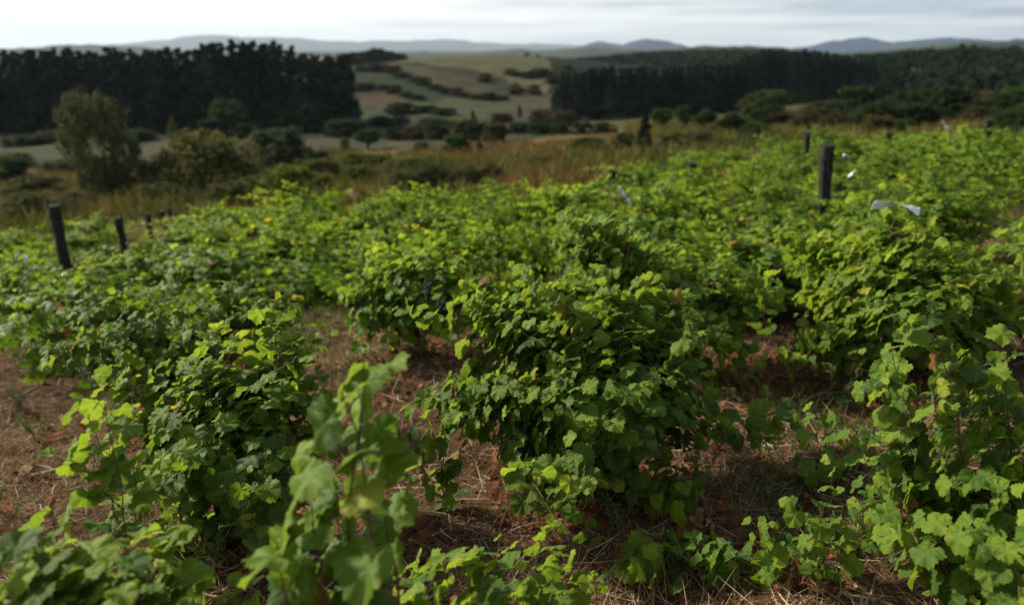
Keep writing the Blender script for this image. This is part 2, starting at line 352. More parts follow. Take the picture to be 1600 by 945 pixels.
# ------------------------------------------------------------------ leaf templates
def tmpl(k, n, ring):
    g = np.random.default_rng(100+k)
    ctrl_a = np.radians([0, 28, 58, 88, 118, 150, 172, 180]); j = g.uniform(.93, 1.07, 8)
    ctrl_r = np.array([.62, .565, .60, .555, .57, .51, .41, .27])*j
    ph = np.arange(n)*2*np.pi/n; a = np.where(ph > np.pi, 2*np.pi-ph, ph)
    r = np.interp(a, ctrl_a, ctrl_r)
    if n >= 20: r = r*(1 + .055*np.where(np.arange(n) % 2 == 0, 1, -1)) * g.uniform(.97, 1.03, n)
    def pt(s): return np.stack([np.sin(ph)*r*s*1.05, .30+np.cos(ph)*r*s], -1)
    pts = [np.array([[0, .30]])] + ([pt(.52)] if ring else []) + [pt(1)]
    p = np.concatenate(pts); x, y = p[:, 0], p[:, 1]-.3; rr = np.hypot(x, y); f = np.arctan2(x, y)
    fold, curl, tw = g.uniform(-.1, 1.0), g.uniform(.2, .8), g.uniform(-.3, .3)
    z = fold*np.abs(x)*.6 - curl*rr**2 + tw*x*y + g.uniform(.03, .09)*np.sin(5*f+g.uniform(0, 6))*rr*1.5 + g.uniform(.02, .05)*np.sin(11*f)*rr
    T = np.stack([x, y+.3, z], -1); lc = np.stack([x, y+.3, 0*x], -1)
    i = np.arange(n); e = (i+1) % n
    if ring:
        tri = np.stack([0*i, 1+e, 1+i], -1); q = np.stack([1+i, 1+e, 1+n+e, 1+n+i], -1)
        return T, tri, q, lc
    return T, np.stack([0*i, 1+e, 1+i], -1), np.zeros((0, 4), int), lc
TM = {'hq': [tmpl(k, 36, True) for k in range(8)], 'mid': [tmpl(k, 20, False) for k in range(6)], 'far': [tmpl(k, 9, False) for k in range(5)]}
def leaves(name, Pp, Nn, Tp, Sz, Rn, lod, mat, parent=None):
    g = np.random.default_rng(len(Pp)); tm = TM[lod]; kk = g.integers(0, len(tm), len(Pp))
    n = nrm(Nn); y = nrm(Tp - (Tp*n).sum(-1, keepdims=True)*n); x = np.cross(y, n)
    V, T, Q, A, LC, off = [], [], [], [], [], 0
    for k, (t, tri, q, lc) in enumerate(tm):
        s = kk == k; c = s.sum()
        if not c: continue
        B = np.stack([x[s], y[s], n[s]], 1)                       # c,3,3
        v = Pp[s][:, None] + Sz[s][:, None, None]*np.einsum('va,cab->cvb', t, B)
        V.append(v.reshape(-1, 3)); o = off + np.arange(c)[:, None, None]*len(t)
        T.append((o+tri[None]).reshape(-1, 3))
        if len(q): Q.append((o+q[None]).reshape(-1, 4))
        A.append(np.repeat(Rn[s], len(t))); LC.append(np.tile(lc, (c, 1))); off += c*len(t)
    return mesh_np(name, np.concatenate(V), [np.concatenate(T), np.concatenate(Q) if Q else np.zeros((0, 4), int)], mat, parent,
                   {'rnd': np.concatenate(A)}, True, {'lc': np.concatenate(LC)} if lod == 'hq' else None)

# ------------------------------------------------------------------ vines
class Vine:
    """collects canes and the leaves growing on them, in coordinates relative to its base"""
    def __init__(s, seed, base=None, head=.35, size=.085, sp=.055):
        s.g = np.random.default_rng(seed); s.base = np.zeros(3) if base is None else np.array(base, float); s.world = base is not None
        s.head = np.array([0, 0, head]); s.size = size; s.sp = sp; s.c = []; s.L = []; s.face = 0.; s.connect = False
    def floor(s, p):
        if s.world: return gz(p[0]+s.base[0], p[1]+s.base[1]) - s.base[2]
        return 0.0
    def walk(s, p, d, ln, droop, wob=.25, step=.05):
        p = np.array(p, float); d = nrm(np.array(d, float)); pts = [p.copy()]
        for _ in range(max(3, int(ln/step))):
            d = nrm(d + np.array([0, 0, -droop*step]) + s.g.normal(0, wob*step**.5*.5, 3)); p = p + d*step
            f = s.floor(p) + .04
            if p[2] < f: p[2] = f; d[2] = max(d[2], .02)
            pts.append(p.copy())
        return np.array(pts)
    def bez(s, a, b, lift=.25, step=.05):
        a, b = np.array(a, float), np.array(b, float); n = max(4, int(np.linalg.norm(b-a)*1.15/step)); t = np.linspace(0, 1, n)[:, None]
        m = (a+b)/2 + np.array([0, 0, lift*np.linalg.norm(b-a)]) + s.g.normal(0, .05, 3)
        pts = (1-t)**2*a + 2*t*(1-t)*m + t**2*b
        pts = pts + np.cumsum(s.g.normal(0, .006, pts.shape), 0)
        for q in pts: q[2] = max(q[2], s.floor(q)+.04)
        return pts
    def path(s, world_pts, step=.05):
        w = np.array(world_pts) - s.base
        if s.connect: w = np.concatenate([s.head[None]*.9, w])
        seg = np.r_[0, np.cumsum(np.linalg.norm(np.diff(w, axis=0), axis=1))]
        n = max(4, int(seg[-1]/step)); u = np.linspace(0, seg[-1], n)
        p = np.stack([np.interp(u, seg, w[:, i]) for i in range(3)], -1)
        k = np.array([.25, .5, .25])
        for _ in range(3): p[1:-1] = .25*p[:-2] + .5*p[1:-1] + .25*p[2:]
        p = p + np.cumsum(s.g.normal(0, .004, p.shape), 0)
        for q in p: q[2] = max(q[2], s.floor(q)+.03)
        return p
    def leafy(s, pts, t0=0., size=None, sp=None, tipshrink=.5, r=.0042, out_c=None, pale=0., lat=0., rise=0., face=None):
        g = s.g; face = s.face if face is None else face; size = (size or s.size)*1.30; sp = (sp or s.sp)*.88
        seg = np.r_[0, np.cumsum(np.linalg.norm(np.diff(pts, axis=0), axis=1))]; tot = seg[-1]
        s.c.append((pts, np.linspace(r, r*.35, len(pts)), g.uniform(.2, .9)))
        u = np.arange(t0*tot + g.uniform(0, sp), tot, sp); sd = 1
        for k, uu in enumerate(u):
            uu = min(tot, uu + g.normal(0, sp*.2)); q = np.array([np.interp(uu, seg, pts[:, i]) for i in range(3)])
            i = min(len(pts)-2, np.searchsorted(seg, uu)); i = max(i-1, 0); tn = nrm(pts[i+1]-pts[i]); tt = uu/tot
            side = np.cross(tn, [0, 0, 1]); side = nrm(side) if np.linalg.norm(side) > .15 else nrm(g.normal(0, 1, 3)*np.array([1, 1, .1]))
            sd = -sd; oc = np.zeros(3) if out_c is None else out_c
            ow = q - oc; ow[2] *= .3; ow = nrm(ow) if np.linalg.norm(ow) > .05 else side
            pd = nrm(side*sd*.8 + np.array([0, 0, .45]) + ow*.2 + tn*.25 + g.normal(0, .3, 3))
            sz = size*g.uniform(.62, 1.12)*(1 - tipshrink*tt**4)
            pl = sz*g.uniform(.4, .85); bp = q + pd*pl
            nn = ow*.60 + np.array([0, -.20-face, .10]) + SUND*.42 + g.normal(0, .36, 3)
            tip = side*sd*.5 + ow*.35 + np.array([0, 0, -.95]) + tn*.15 + g.normal(0, .22, 3)
            rn = np.clip(g.beta(1.5, 1.7)*.80 + pale + .16*(tt > .85), 0, .92)
            if g.random() < .016: rn = g.uniform(.94, 1.)
            s.L.append((bp, nn, tip, sz, rn, q))
            if lat and k % 3 == 1 and g.random() < lat:
                s.leafy(s.walk(q, pd+np.array([0, 0, .3+rise]), g.uniform(.12, .32), 2.0), 0, size*.8/1.30, sp, .5, r*.55, out_c, pale+.06)
    def mound(s, n, ln=(.5, 1.), el=(5, 75), droop=(1., 2.6), lat=.6, az=(0, 360), **k):
        for i in range(n):
            a = R(s.g.uniform(*az)); e = R(s.g.uniform(*el))
            d = (math.cos(a)*math.cos(e), math.sin(a)*math.cos(e), math.sin(e))
            h = s.head + s.g.normal(0, .05, 3)*np.array([1.6, 1.6, .5])
            s.leafy(s.walk(h, d, s.g.uniform(*ln), s.g.uniform(*droop)), .08, lat=lat, **k)
    def lobe(s, px, py, Y, r, n, lift=.25, lat=.6, **k):
        """n canes of this vine ending round the point seen at (px,py) at forward distance Y"""
        c = P(px, py, Y) - s.base
        for i in range(n):
            e = c + s.g.normal(0, 1, 3)*np.array([r, r, r*.7])
            h = s.head + s.g.normal(0, .05, 3)*np.array([1.8, 1.8, .5])
            s.leafy(s.bez(h, e, lift), .12, lat=lat, **k)
    def build(s, name, label, lod, group=None, mat=None, grapes=(), trunk=True, petioles=True):
        e = empty(name, s.base, label, 'grapevine', group)
        A = [np.array([l[i] for l in s.L]) for i in range(6)]
        if s.world:
            fz = Hh(A[0][:, 0]+s.base[0], A[0][:, 1]+s.base[1]) - s.base[2] + .03; A[0][:, 2] = np.maximum(A[0][:, 2], fz)
        leaves('foliage', A[0], A[1], A[2], A[3], A[4], lod, mat or (M_leaf if lod == 'hq' else M_leaf2), e)
        tb = TB()
        for p, r, a in s.c: tb.tube(p, r, 5 if lod == 'hq' else 3, a*.7, cap=False)
        if petioles and lod == 'hq':
            for bp, q in zip(A[0], A[5]):
                tb.tube(np.array([q, (q+bp)/2+np.array([0, 0, .008]), bp]), .0012, 3, .85, cap=False)
        tb.build('cane', M_cane, e)
        if trunk:
            tb = TB(); g = s.g; h = s.head; n = 12; t = np.linspace(0, 1, n)
            pts = np.stack([h[0]*t + .03*np.sin(t*5+1), h[1]*t+.03*np.sin(t*4), -.08 + (h[2]+.1)*t], -1)
            tb.tube(pts, .045*(1-.25*t)*(1+.18*np.sin(t*17)) + .02*(1-t)**4, 9)
            for i in range(4):
                a = g.uniform(0, 6.28); q = np.array([[0, 0, 0], [.05, 0, .03], [.11, 0, .07], [.15, 0, .13]])
                q = np.stack([q[:, 0]*math.cos(a), q[:, 0]*math.sin(a), q[:, 2]], -1) + pts[-2]
                tb.tube(q, [.03, .026, .02, .012], 7)
            tb.build('trunk', M_wood, e)
        for gp in grapes: grape_bunch(gp, e, s.g)
        return e
_sph = None
def sph(nu=8, nv=6):
    V = [(math.sin(math.pi*j/nv)*math.cos(2*math.pi*i/nu), math.sin(math.pi*j/nv)*math.sin(2*math.pi*i/nu), math.cos(math.pi*j/nv)) for j in range(nv+1) for i in range(nu)]
    Q = [(j*nu+i, (j+1)*nu+i, (j+1)*nu+(i+1) % nu, j*nu+(i+1) % nu) for j in range(nv) for i in range(nu)]
    return np.array(V), np.array(Q)
SV, SQ = sph()
def grape_bunch(p, parent, g):
    tb = TB()
    for i in range(48):
        t = (i+.5)/48; r = .035*(1-t)**.6*(.7+.3*math.sin(t*3.1)) ; a = i*2.4
        c = np.array([r*math.cos(a), r*math.sin(a), -.15*t]) + g.normal(0, .003, 3)
        tb.mesh(SV*.0095 + c, SQ)
    o = tb.build('grape_bunch', M_grape, parent); o.location = tuple(p)
def vbase(px, py): p = hit(px, py); p[2] = gz(p[0], p[1]); return p

heroes = []
def hero(seed, base, head=.35, **k):
    v = Vine(seed, base, head, **k); heroes.append(base); return v

# the large vine in the middle of the picture
v = hero(1, vbase(930, 800), .42, size=.088, sp=.052)
for a in [(745, 500, 3.95, .07, 5), (800, 510, 3.9, .13, 8), (880, 510, 3.9, .15, 9), (960, 510, 3.95, .14, 9), (1030, 520, 4.0, .12, 7), (700, 640, 3.45, .10, 7),
          (770, 620, 3.4, .12, 9), (860, 620, 3.3, .14, 9), (950, 620, 3.4, .14, 9), (1050, 620, 3.6, .11, 8), (1090, 650, 3.5, .06, 4), (900, 720, 3.1, .10, 7), (980, 720, 3.3, .11, 8), (860, 760, 2.95, .06, 5)]:
    v.lobe(*a)
for pth in [[(930, 640, 3.2), (760, 610, 3.3), (650, 630, 3.4), (615, 650, 3.4)], [(760, 640, 3.2), (700, 660, 3.15), (690, 740, 3.1), (700, 790, 3.1)],
            [(800, 690, 3.1), (830, 740, 2.95), (840, 800, 2.9)], [(1010, 700, 3.4), (1120, 655, 3.5), (1200, 660, 3.5), (1262, 680, 3.45)],
            [(1010, 690, 3.4), (1110, 670, 3.4), (1180, 685, 3.35), (1230, 690, 3.35)], [(880, 700, 3.0), (900, 790, 2.8), (925, 850, 2.75)], [(760, 640, 3.2), (660, 655, 3.2), (640, 700, 3.1), (655, 760, 3.05)],
            [(950, 470, 4.0), (1050, 460, 4.1), (1085, 500, 4.1)], [(850, 500, 4.), (760, 470, 4.), (722, 478, 4.)]]:
    v.leafy(v.path([P(*q) for q in pth]), 0, .08, .045, lat=.3)
v.mound(9, (.35, .65), (-35, 15), (1.5, 4), .5)
v.build('grapevine', 'large sprawling grapevine in the middle, pale green arched top over a dark leafy skirt', 'hq')
# the vine right behind it with a tall upright shoot
v = hero(2, vbase(1040, 590), .4, size=.088, sp=.055)
for a in [(930, 400, 5.2, .12, 7), (925, 360, 5.2, .05, 4), (980, 440, 5.2, .13, 7), (1050, 450, 5.2, .13, 8), (1130, 435, 5.2, .12, 7), (1000, 390, 5.6, .12, 6), (1090, 500, 4.8, .12, 7), (1180, 480, 5.0, .12, 5)]:
    v.lobe(*a)
for pth in [[(950, 450, 5.2), (925, 400, 5.2), (912, 340, 5.2)], [(1000, 430, 5.3), (960, 370, 5.3), (940, 345, 5.3)], [(1060, 500, 5.), (1130, 540, 4.7), (1200, 570, 4.6)], [(1100, 500, 5.), (1160, 560, 4.8), (1180, 600, 4.8)]]:
    v.leafy(v.path([P(*q) for q in pth]), 0, .085, .05, lat=.5)
v.mound(9, (.35, .65), (-35, 15), (1.5, 4), .5)
v.build('grapevine', 'grapevine with tall upright dark green shoots directly behind the large middle vine', 'hq')
# left pair
v = hero(3, vbase(360, 860), .4, size=.088, sp=.052)
for a in [(250, 650, 3.3, .10, 7), (300, 610, 3.4, .12, 8), (370, 570, 3.5, .12, 9), (440, 560, 3.5, .10, 7), (330, 680, 3.1, .14, 8), (420, 660, 3.1, .13, 8), (450, 720, 3., .10, 6), (250, 730, 2.95, .09, 6), (340, 770, 2.8, .13, 7), (430, 790, 2.8, .1, 6)]:
    v.lobe(*a)
for pth in [[(400, 620, 3.4), (425, 540, 3.5), (420, 488, 3.5)], [(440, 640, 3.4), (455, 560, 3.5), (465, 520, 3.5)], [(280, 680, 3.2), (220, 660, 3.2), (195, 690, 3.2)]]:
    v.leafy(v.path([P(*q) for q in pth]), 0, .085, .045, lat=.5)
v.mound(9, (.35, .65), (-35, 15), (1.5, 4), .5)
v.build('grapevine', 'tall bushy dark green grapevine standing left of the bare strip of soil', 'hq')
v = hero(4, vbase(270, 660), .42, size=.085, sp=.052)
for a in [(200, 570, 4.5, .1, 6), (250, 530, 4.6, .12, 8), (310, 520, 4.7, .12, 8), (370, 500, 4.8, .13, 8), (430, 520, 4.7, .12, 6), (230, 610, 4.3, .12, 6), (300, 590, 4.4, .14, 8)]:
    v.lobe(*a)
for pth in [[(270, 560, 4.5), (180, 540, 4.4), (110, 550, 4.3), (75, 558, 4.3)], [(270, 540, 4.5), (190, 520, 4.5), (115, 522, 4.5)], [(300, 520, 4.7), (340, 490, 4.7), (345, 470, 4.7)], [(270, 580, 4.5), (180, 575, 4.3), (95, 568, 4.25)], [(300, 560, 4.5), (200, 550, 4.4), (140, 545, 4.4)]]:
    v.leafy(v.path([P(*q) for q in pth]), 0, .08, .042, lat=.35)
v.build('grapevine', 'grapevine stretching long low canes out to the left over bare soil', 'hq')
# mid vine with dark grapes
v = hero(5, vbase(650, 552), .45, size=.09, sp=.06)
for a in [(570, 450, 6.2, .15, 7), (630, 425, 6.4, .16, 8), (700, 430, 6.4, .16, 8), (770, 440, 6.4, .14, 6), (590, 500, 6., .14, 6), (710, 500, 6., .14, 6), (560, 520, 5.9, .1, 4), (800, 480, 6.2, .1, 4)]:
    v.lobe(*a)
gb = [P(668, 442, 5.75)-v.base, P(690, 468, 5.8)-v.base, P(702, 480, 5.8)-v.base]
v.mound(9, (.35, .65), (-35, 15), (1.5, 4), .5)
v.build('grapevine', 'rounded grapevine with its trunk showing and black grape bunches hanging in it', 'mid', grapes=gb)
# right upper
v = hero(6, vbase(1400, 610), .42, size=.09, sp=.055)
for a in [(1230, 400, 5.8, .12, 6), (1290, 430, 5.6, .15, 8), (1340, 410, 5.5, .13, 7), (1410, 400, 5.4, .13, 9), (1480, 430, 5.2, .14, 9), (1550, 470, 5.0, .13, 8), (1600, 500, 5.0, .12, 6), (1330, 490, 5.1, .16, 8), (1430, 500, 5., .16, 9), (1260, 560, 4.7, .08, 6), (1500, 540, 4.8, .14, 7), (1350, 560, 4.7, .12, 5), (1240, 470, 5.4, .12, 5)]:
    v.lobe(*a)
for pth in [[(1400, 450, 5.4), (1395, 380, 5.4), (1385, 335, 5.4)], [(1440, 450, 5.3), (1460, 390, 5.3), (1470, 350, 5.3)], [(1300, 430, 5.7), (1240, 385, 5.7), (1215, 365, 5.7)], [(1300, 520, 5.), (1250, 550, 4.7), (1228, 600, 4.7)], [(1350, 560, 4.8), (1400, 590, 4.5), (1360, 620, 4.4)]]:
    v.leafy(v.path([P(*q) for q in pth]), 0, .088, .05, lat=.5)
v.mound(9, (.35, .65), (-35, 15), (1.5, 4), .5)
v.build('grapevine', 'wide grapevine with a silvery ribbon caught on its top, right of centre', 'hq')
# foreground vines: bases just below the picture
def fbase(X, Y): return np.array([X, Y, gz(X, Y)])
v = hero(7, fbase(-.22, 1.25), .5, size=.10, sp=.07); v.face = .45; v.connect = True
for pth in [[(610, 1050, 1.45), (600, 900, 1.5), (590, 760, 1.5), (592, 660, 1.55), (560, 600, 1.55)], [(540, 1050, 1.5), (545, 950, 1.5), (530, 850, 1.55), (520, 800, 1.55)], [(560, 1050, 1.35), (560, 900, 1.4), (545, 760, 1.45), (568, 620, 1.5), (575, 530, 1.5)], [(500, 1000, 1.35), (500, 880, 1.4), (480, 760, 1.45), (500, 690, 1.5)], [(620, 1000, 1.5), (600, 900, 1.55), (580, 800, 1.6), (592, 730, 1.6)],
            [(450, 1010, 1.4), (440, 920, 1.4), (430, 840, 1.45)]]:
    v.leafy(v.path([P(*q) for q in pth]), 0, .094, .056, lat=.0, r=.005, tipshrink=.3)
v.build('grapevine', 'near grapevine sending one tall upright shoot of big blurred leaves up the picture', 'hq')
v = hero(8, fbase(-.95, 1.25), .55, size=.076, sp=.05, ); v.face = .3; v.connect = True
for a in [(20, 930, 1.3, .06, 5), (80, 930, 1.35, .06, 5), (150, 940, 1.4, .06, 5), (60, 850, 1.5, .04, 3), (200, 930, 1.5, .05, 4), (40, 900, 1.45, .07, 5), (130, 900, 1.5, .07, 5), (200, 890, 1.6, .06, 4), (20, 860, 1.6, .06, 3), (90, 960, 1.4, .07, 4), (220, 950, 1.5, .06, 3)]: v.lobe(*a, lat=.1)
for pth in [[(170, 1000, 1.75), (165, 850, 1.85), (150, 740, 1.9), (118, 650, 1.95)], [(200, 980, 1.75), (180, 830, 1.85), (165, 720, 1.9), (152, 655, 1.95)], [(100, 980, 1.7), (90, 860, 1.8), (70, 780, 1.85)]]:
    v.leafy(v.path([P(*q) for q in pth]), 0, .078, .042, lat=.1, r=.004, tipshrink=.3)
v.build('grapevine', 'near grapevine of pale yellow green leaves filling the bottom left corner', 'hq')
v = hero(9, fbase(.02, 1.5), .35, size=.09, sp=.06); v.connect = True
for pth in [[(560, 1010, 1.7), (620, 920, 1.8), (700, 880, 1.9), (790, 870, 2.0)], [(650, 1010, 1.7), (720, 930, 1.8), (800, 900, 1.9)], [(700, 1020, 1.8), (790, 930, 1.9), (850, 860, 2.), (880, 815, 2.1)], [(600, 1000, 1.6), (670, 940, 1.7), (730, 930, 1.7)],
            [(760, 1000, 1.9), (840, 930, 2.1), (910, 890, 2.2)], [(700, 1000, 1.7), (800, 960, 1.8), (870, 950, 1.9)], [(330, 1000, 1.6), (360, 930, 1.7), (380, 890, 1.8)], [(280, 990, 1.6), (300, 930, 1.7), (310, 890, 1.8)]]:
    v.leafy(v.path([P(*q) for q in pth]), 0, .074, .044, lat=.25)
v.build('grapevine', 'low near grapevine trailing short canes along the bottom edge below the middle vine', 'hq')
v = hero(10, fbase(1.75, 1.9), .3, size=.072, sp=.05); v.face = .12; v.connect = True
for a in [(1560, 880, 1.9, .08, 5), (1470, 880, 1.9, .08, 5), (1500, 780, 2.1, .09, 5), (1580, 760, 2.1, .1, 5), (1420, 800, 2.1, .07, 4), (1560, 680, 2.3, .08, 4)]: v.lobe(*a, lat=.2)
for pth in [[(1500, 950, 2.0), (1470, 800, 2.15), (1440, 660, 2.3), (1410, 560, 2.4)], [(1540, 950, 2.0), (1510, 780, 2.2), (1480, 620, 2.3), (1455, 525, 2.4)], [(1580, 930, 2.0), (1560, 760, 2.2), (1530, 620, 2.3), (1520, 540, 2.4)],
            [(1600, 900, 2.1), (1590, 760, 2.2), (1600, 640, 2.3)], [(1520, 940, 2.1), (1500, 760, 2.2), (1490, 640, 2.3), (1488, 545, 2.4)], [(1600, 900, 2.2), (1570, 760, 2.3), (1555, 640, 2.35), (1548, 560, 2.4)], [(1480, 940, 2.2), (1450, 820, 2.3), (1425, 700, 2.35), (1432, 600, 2.4)], [(1480, 900, 2.1), (1400, 740, 2.3), (1370, 690, 2.4)], [(1450, 930, 2.1), (1380, 780, 2.3), (1350, 720, 2.4)], [(1520, 900, 2.1), (1440, 760, 2.2), (1380, 610, 2.4), (1395, 560, 2.5)],
            [(1560, 900, 2.2), (1540, 720, 2.4), (1500, 600, 2.5)], [(1620, 900, 2.2), (1600, 780, 2.3), (1560, 640, 2.4), (1570, 580, 2.4)]]:
    v.leafy(v.path([P(*q) for q in pth]), 0, .070, .044, lat=.3, r=.004)
v.build('grapevine', 'near grapevine of loose upright shoots with reddish canes filling the lower right corner', 'hq')
# thin young shoots rising from the litter at lower right
for i, (px, py, hh, lb) in enumerate([(1215, 905, .30, 'thin young vine shoot rising left of the lower right vine'), (1290, 920, .42, 'young vine shoot with small pale leaves beside the lower right vine'), (1060, 800, .08, 'flat seedling with three dark broad leaves on brown litter'),
                                    (1345, 860, .45, 'leggy young vine shoot touching the lower right vine'), (1010, 895, .07, 'very low vine sprout at the bottom edge on dry soil'), (1130, 905, .09, 'small vine sprout with browned lower leaves near the pale stick'), (700, 800, .2, 'small dark shoot standing under the left arm of the middle vine'), (1270, 740, .35, 'slender upright vine shoot on bare ground right of the middle vine')]):
    b = vbase(px, py); v = hero(40+i, b, .02, size=.062)
    for q in range(3 if hh > .1 else 4):
        d = (v.g.normal(0, .3 if hh > .1 else .8), v.g.normal(0, .3), 1); v.leafy(v.walk((v.g.normal(0, .04), v.g.normal(0, .04), .02), d, hh*v.g.uniform(.7, 1.1), .6), 0, .062 if hh > .1 else .09, .05 if hh > .1 else .035, lat=.1, r=.002)
    v.build('vine_shoot', lb, 'hq', trunk=False)['category'] = 'vine shoot'
v = hero(60, vbase(1330, 930), .03, size=.075)
v.leafy(v.path([P(1330, 925, 2.62), P(1250, 905, 2.66), P(1150, 905, 2.66), P(1060, 900, 2.66), P(985, 895, 2.68)]), 0, .08, .075, lat=.1, r=.003, tipshrink=.2)
v.build('vine_shoot', 'single cane creeping flat across the soil along the bottom edge', 'hq', trunk=False)['category'] = 'vine shoot'

# field vines: prototypes, then copies
protos = []
for k in range(9):
    far_ = k >= 4
    v = Vine(200+k, None, .36+.05*(k % 3), size=.082 if not far_ else .072, sp=.054 if not far_ else .050)
    v.mound(28, (.45, .9), (0, 80), (.8, 2.6), .6)
    v.mound(5, (1.0, 1.7), (8, 40), (.5, 1.1), .45)
    v.mound(2, (.5, .8), (70, 88), (.2, .6), .4)
    v.mound(12, (.45, .8), (-20, 25), (1.5, 3.5), .5)
    protos.append(v)
edge = [(-200, 352), (0, 345), (90, 338), (200, 328), (330, 322), (500, 312), (700, 298), (800, 290), (900, 275), (960, 262), (1050, 245), (1150, 225), (1300, 213), (1400, 208), (1480, 200), (1600, 212), (1900, 205)]
spots = []
row = 0; Y = 6.6
gg = np.random.default_rng(77)
while Y < 36:
    row += 1
    for X in np.arange(-.78*Y-1, .78*Y+1, 1.32):
        x = X + gg.normal(0, .16) + (row % 2)*.6; y = Y + gg.normal(0, .18) - .10*X
        z = gz(x, y); px, py, dp = (float(a[0]) for a in proj([(x, y, z+.62)]))
        gx, gy, _ = (float(a[0]) for a in proj([(x, y, z)]))
        if px < -150 or px > 1750 or y < 4.6: continue
        if py < np.interp(px, [e[0] for e in edge], [e[1] for e in edge]): continue
        if min(math.hypot(x-h[0], y-h[1]) for h in heroes[:6]) < 1.15: continue
        if 470 < gx < 560 and 470 < gy < 600: continue
        if 1040 < gx < 1230 and gy > 500: continue
        if gx < 160 and gy > 545: continue
        if gx > 1540 and 395 < gy < 450: continue
        if gg.random() < .06: continue
        if any(abs(gx-q[0]) < q[1] and q[2]-q[3] < y < q[2]+.5 for q in [(95, 55, 10.5, 3.6), (188, 30, 14, 3), (234, 28, 16.5, 3), (262, 30, 19, 3), (1289, 10, 11, .8)]): continue
        spots.append((x, y, z, px, py))
    Y += 1.75 + .012*Y
MID = [(px, py, lb) for px, py, lb in []]
proto_root = {}
spots.sort(key=lambda s: s[1])
posts_px = [(87, 320, 410, 18, -.16), (185, 340, 366, 14, -.18), (232, 334, 372, 9, -.05), (254, 330, 356, 9, -.12), (267, 324, 358, 8, -.06)]
def region_label(x, y, px, py, i):
    if y < 9.5: return None
    if px < 330: return ('low leafy grapevine among the dark leaning posts on the left', 'vines around the left posts')
    if px < 800: return ('small pale green grapevine in the distant left half of the vineyard below the olive shrubs', 'vines of the far left half')
    if px < 1230: return ('small green grapevine in the distant part of the vineyard beyond the tall shoots', 'vines of the far middle')
    return ('low grapevine in the far right of the vineyard around the grey posts', 'vines of the far right')
names_near = ['bushy grapevine at the left edge beyond the bare patch of soil', 'dark leafy grapevine just beyond the long left canes', 'low grapevine behind the left pair of vines', 'pale grapevine between the left vines and the one with grapes',
              'broad grapevine just behind the one with grapes', 'grapevine right of the one with grapes, half behind the middle vine', 'grapevine in the gap behind the tall upright shoots', 'grapevine above the small red bare patch at right',
              'grapevine behind the silvery ribbon', 'bright grapevine at the right edge behind the ribbon vine']
near_i = 0; nn_ = 0
for i, (x, y, z, px, py) in enumerate(spots):
    k = int(gg.integers(0, 4)) if y < 11 else 4 + int(gg.integers(0, 5))
    rl = region_label(x, y, px, py, i)
    if rl is None:
        side_ = 'left' if px < 600 else ('middle' if px < 1100 else 'right'); depth = 'second' if y < 7.8 else 'third'
        lab = {('left', 'second'): 'full grapevine in the first line beyond the bare left soil', ('left', 'third'): 'medium grapevine two lines behind the long low left canes',
               ('middle', 'second'): 'full grapevine level with the one bearing black grapes', ('middle', 'third'): 'medium grapevine just behind the one bearing black grapes',
               ('right', 'second'): 'full grapevine just behind the ribbon vine', ('right', 'third'): 'medium grapevine two lines behind the ribbon vine'}[(side_, depth)]
        rl = (lab, lab.replace('grapevine', 'grapevines', 1))
    if k not in proto_root:
        e = protos[k].build('grapevine', rl[0], 'mid' if k < 4 else 'far', rl[1]); proto_root[k] = e
    else: e = copy_tree(proto_root[k])
    e['label'] = rl[0]; e['group'] = rl[1]
    s_ = gg.uniform(.78, 1.18); e.location = (x, y, z - .02); e.rotation_euler = (gg.normal(0, .04), gg.normal(0, .04), gg.uniform(0, 6.28)); e.scale = (s_*1.05, s_*1.05, s_*gg.uniform(.75, 1.1)*(.80 if y > 9 else (.76 if px < 600 else .92))*(.72 if px < 340 and y > 11 else 1))
    nn_ += 1
print('field vines', nn_, [tuple(round(float(q), 1) for q in s[:2]+s[3:]) for s in spots if s[1] < 8.2])

# ------------------------------------------------------------------ posts
def post(px0, py0, px1, py1, Y, w, label, buried=.9):
    top = P(px0, py0, Y); low = P(px1, py1, Y+.1); d = nrm(low-top)
    h = top[2]; zz = gz(low[0], low[1]); ln = (top[2]-zz+.1)/max(-d[2], .3)
    tb = TB(); n = 14; t = np.linspace(0, 1, n); g = np.random.default_rng(int(px0))
    o = np.array([low[0]*0, 0, 0]); base = top + d*ln; base_ = np.array([base[0], base[1], gz(base[0], base[1])])
    pts = (top-base_)[None] + d[None]*(t*ln)[:, None] + np.cumsum(g.normal(0, .004, (n, 3)), 0)
    rad = w/2*(1 - .12*t + .06*np.sin(t*9+px0)); pts = pts[::-1]; rad = rad[::-1].copy(); rad[-1] *= .86
    # split-wood section: eight uneven sides
    tb.tube(pts, rad, 8)
    V = tb.V[0].reshape(n, 8, 3); f = 1 + g.normal(0, .09, 8); c = V.mean(1, keepdims=True); tb.V[0] = (c + (V-c)*f[None, :, None]).reshape(-1, 3)
    e = empty('vineyard_post', base_, label, 'post', 'weathered wooden vineyard posts')
    tb.build('shaft', M_post, e, False)
    wb = TB(); a = np.linspace(0, 6.5, 16); q = (top-base_) + d*(.16*ln)
    wb.tube(np.stack([q[0]+(w*.56)*np.cos(a), q[1]+(w*.56)*np.sin(a), q[2]+.004*a], -1), .003, 4); wb.build('wire_loop', M_wood, e)
post(84, 320, 104, 420, 10.5, .15, 'tallest dark leaning post, leftmost of the five at left')
post(183, 340, 190, 372, 14, .15, 'leaning post second from the left, bare top above vines')
post(231, 334, 236, 374, 16.5, .12, 'thin upright dark post, middle one of the five at left')
post(252, 330, 258, 358, 18.5, .13, 'dark post fourth from the left, slightly leaning')
post(264, 325, 268, 350, 20, .11, 'thinnest small post, rightmost of the five at left')
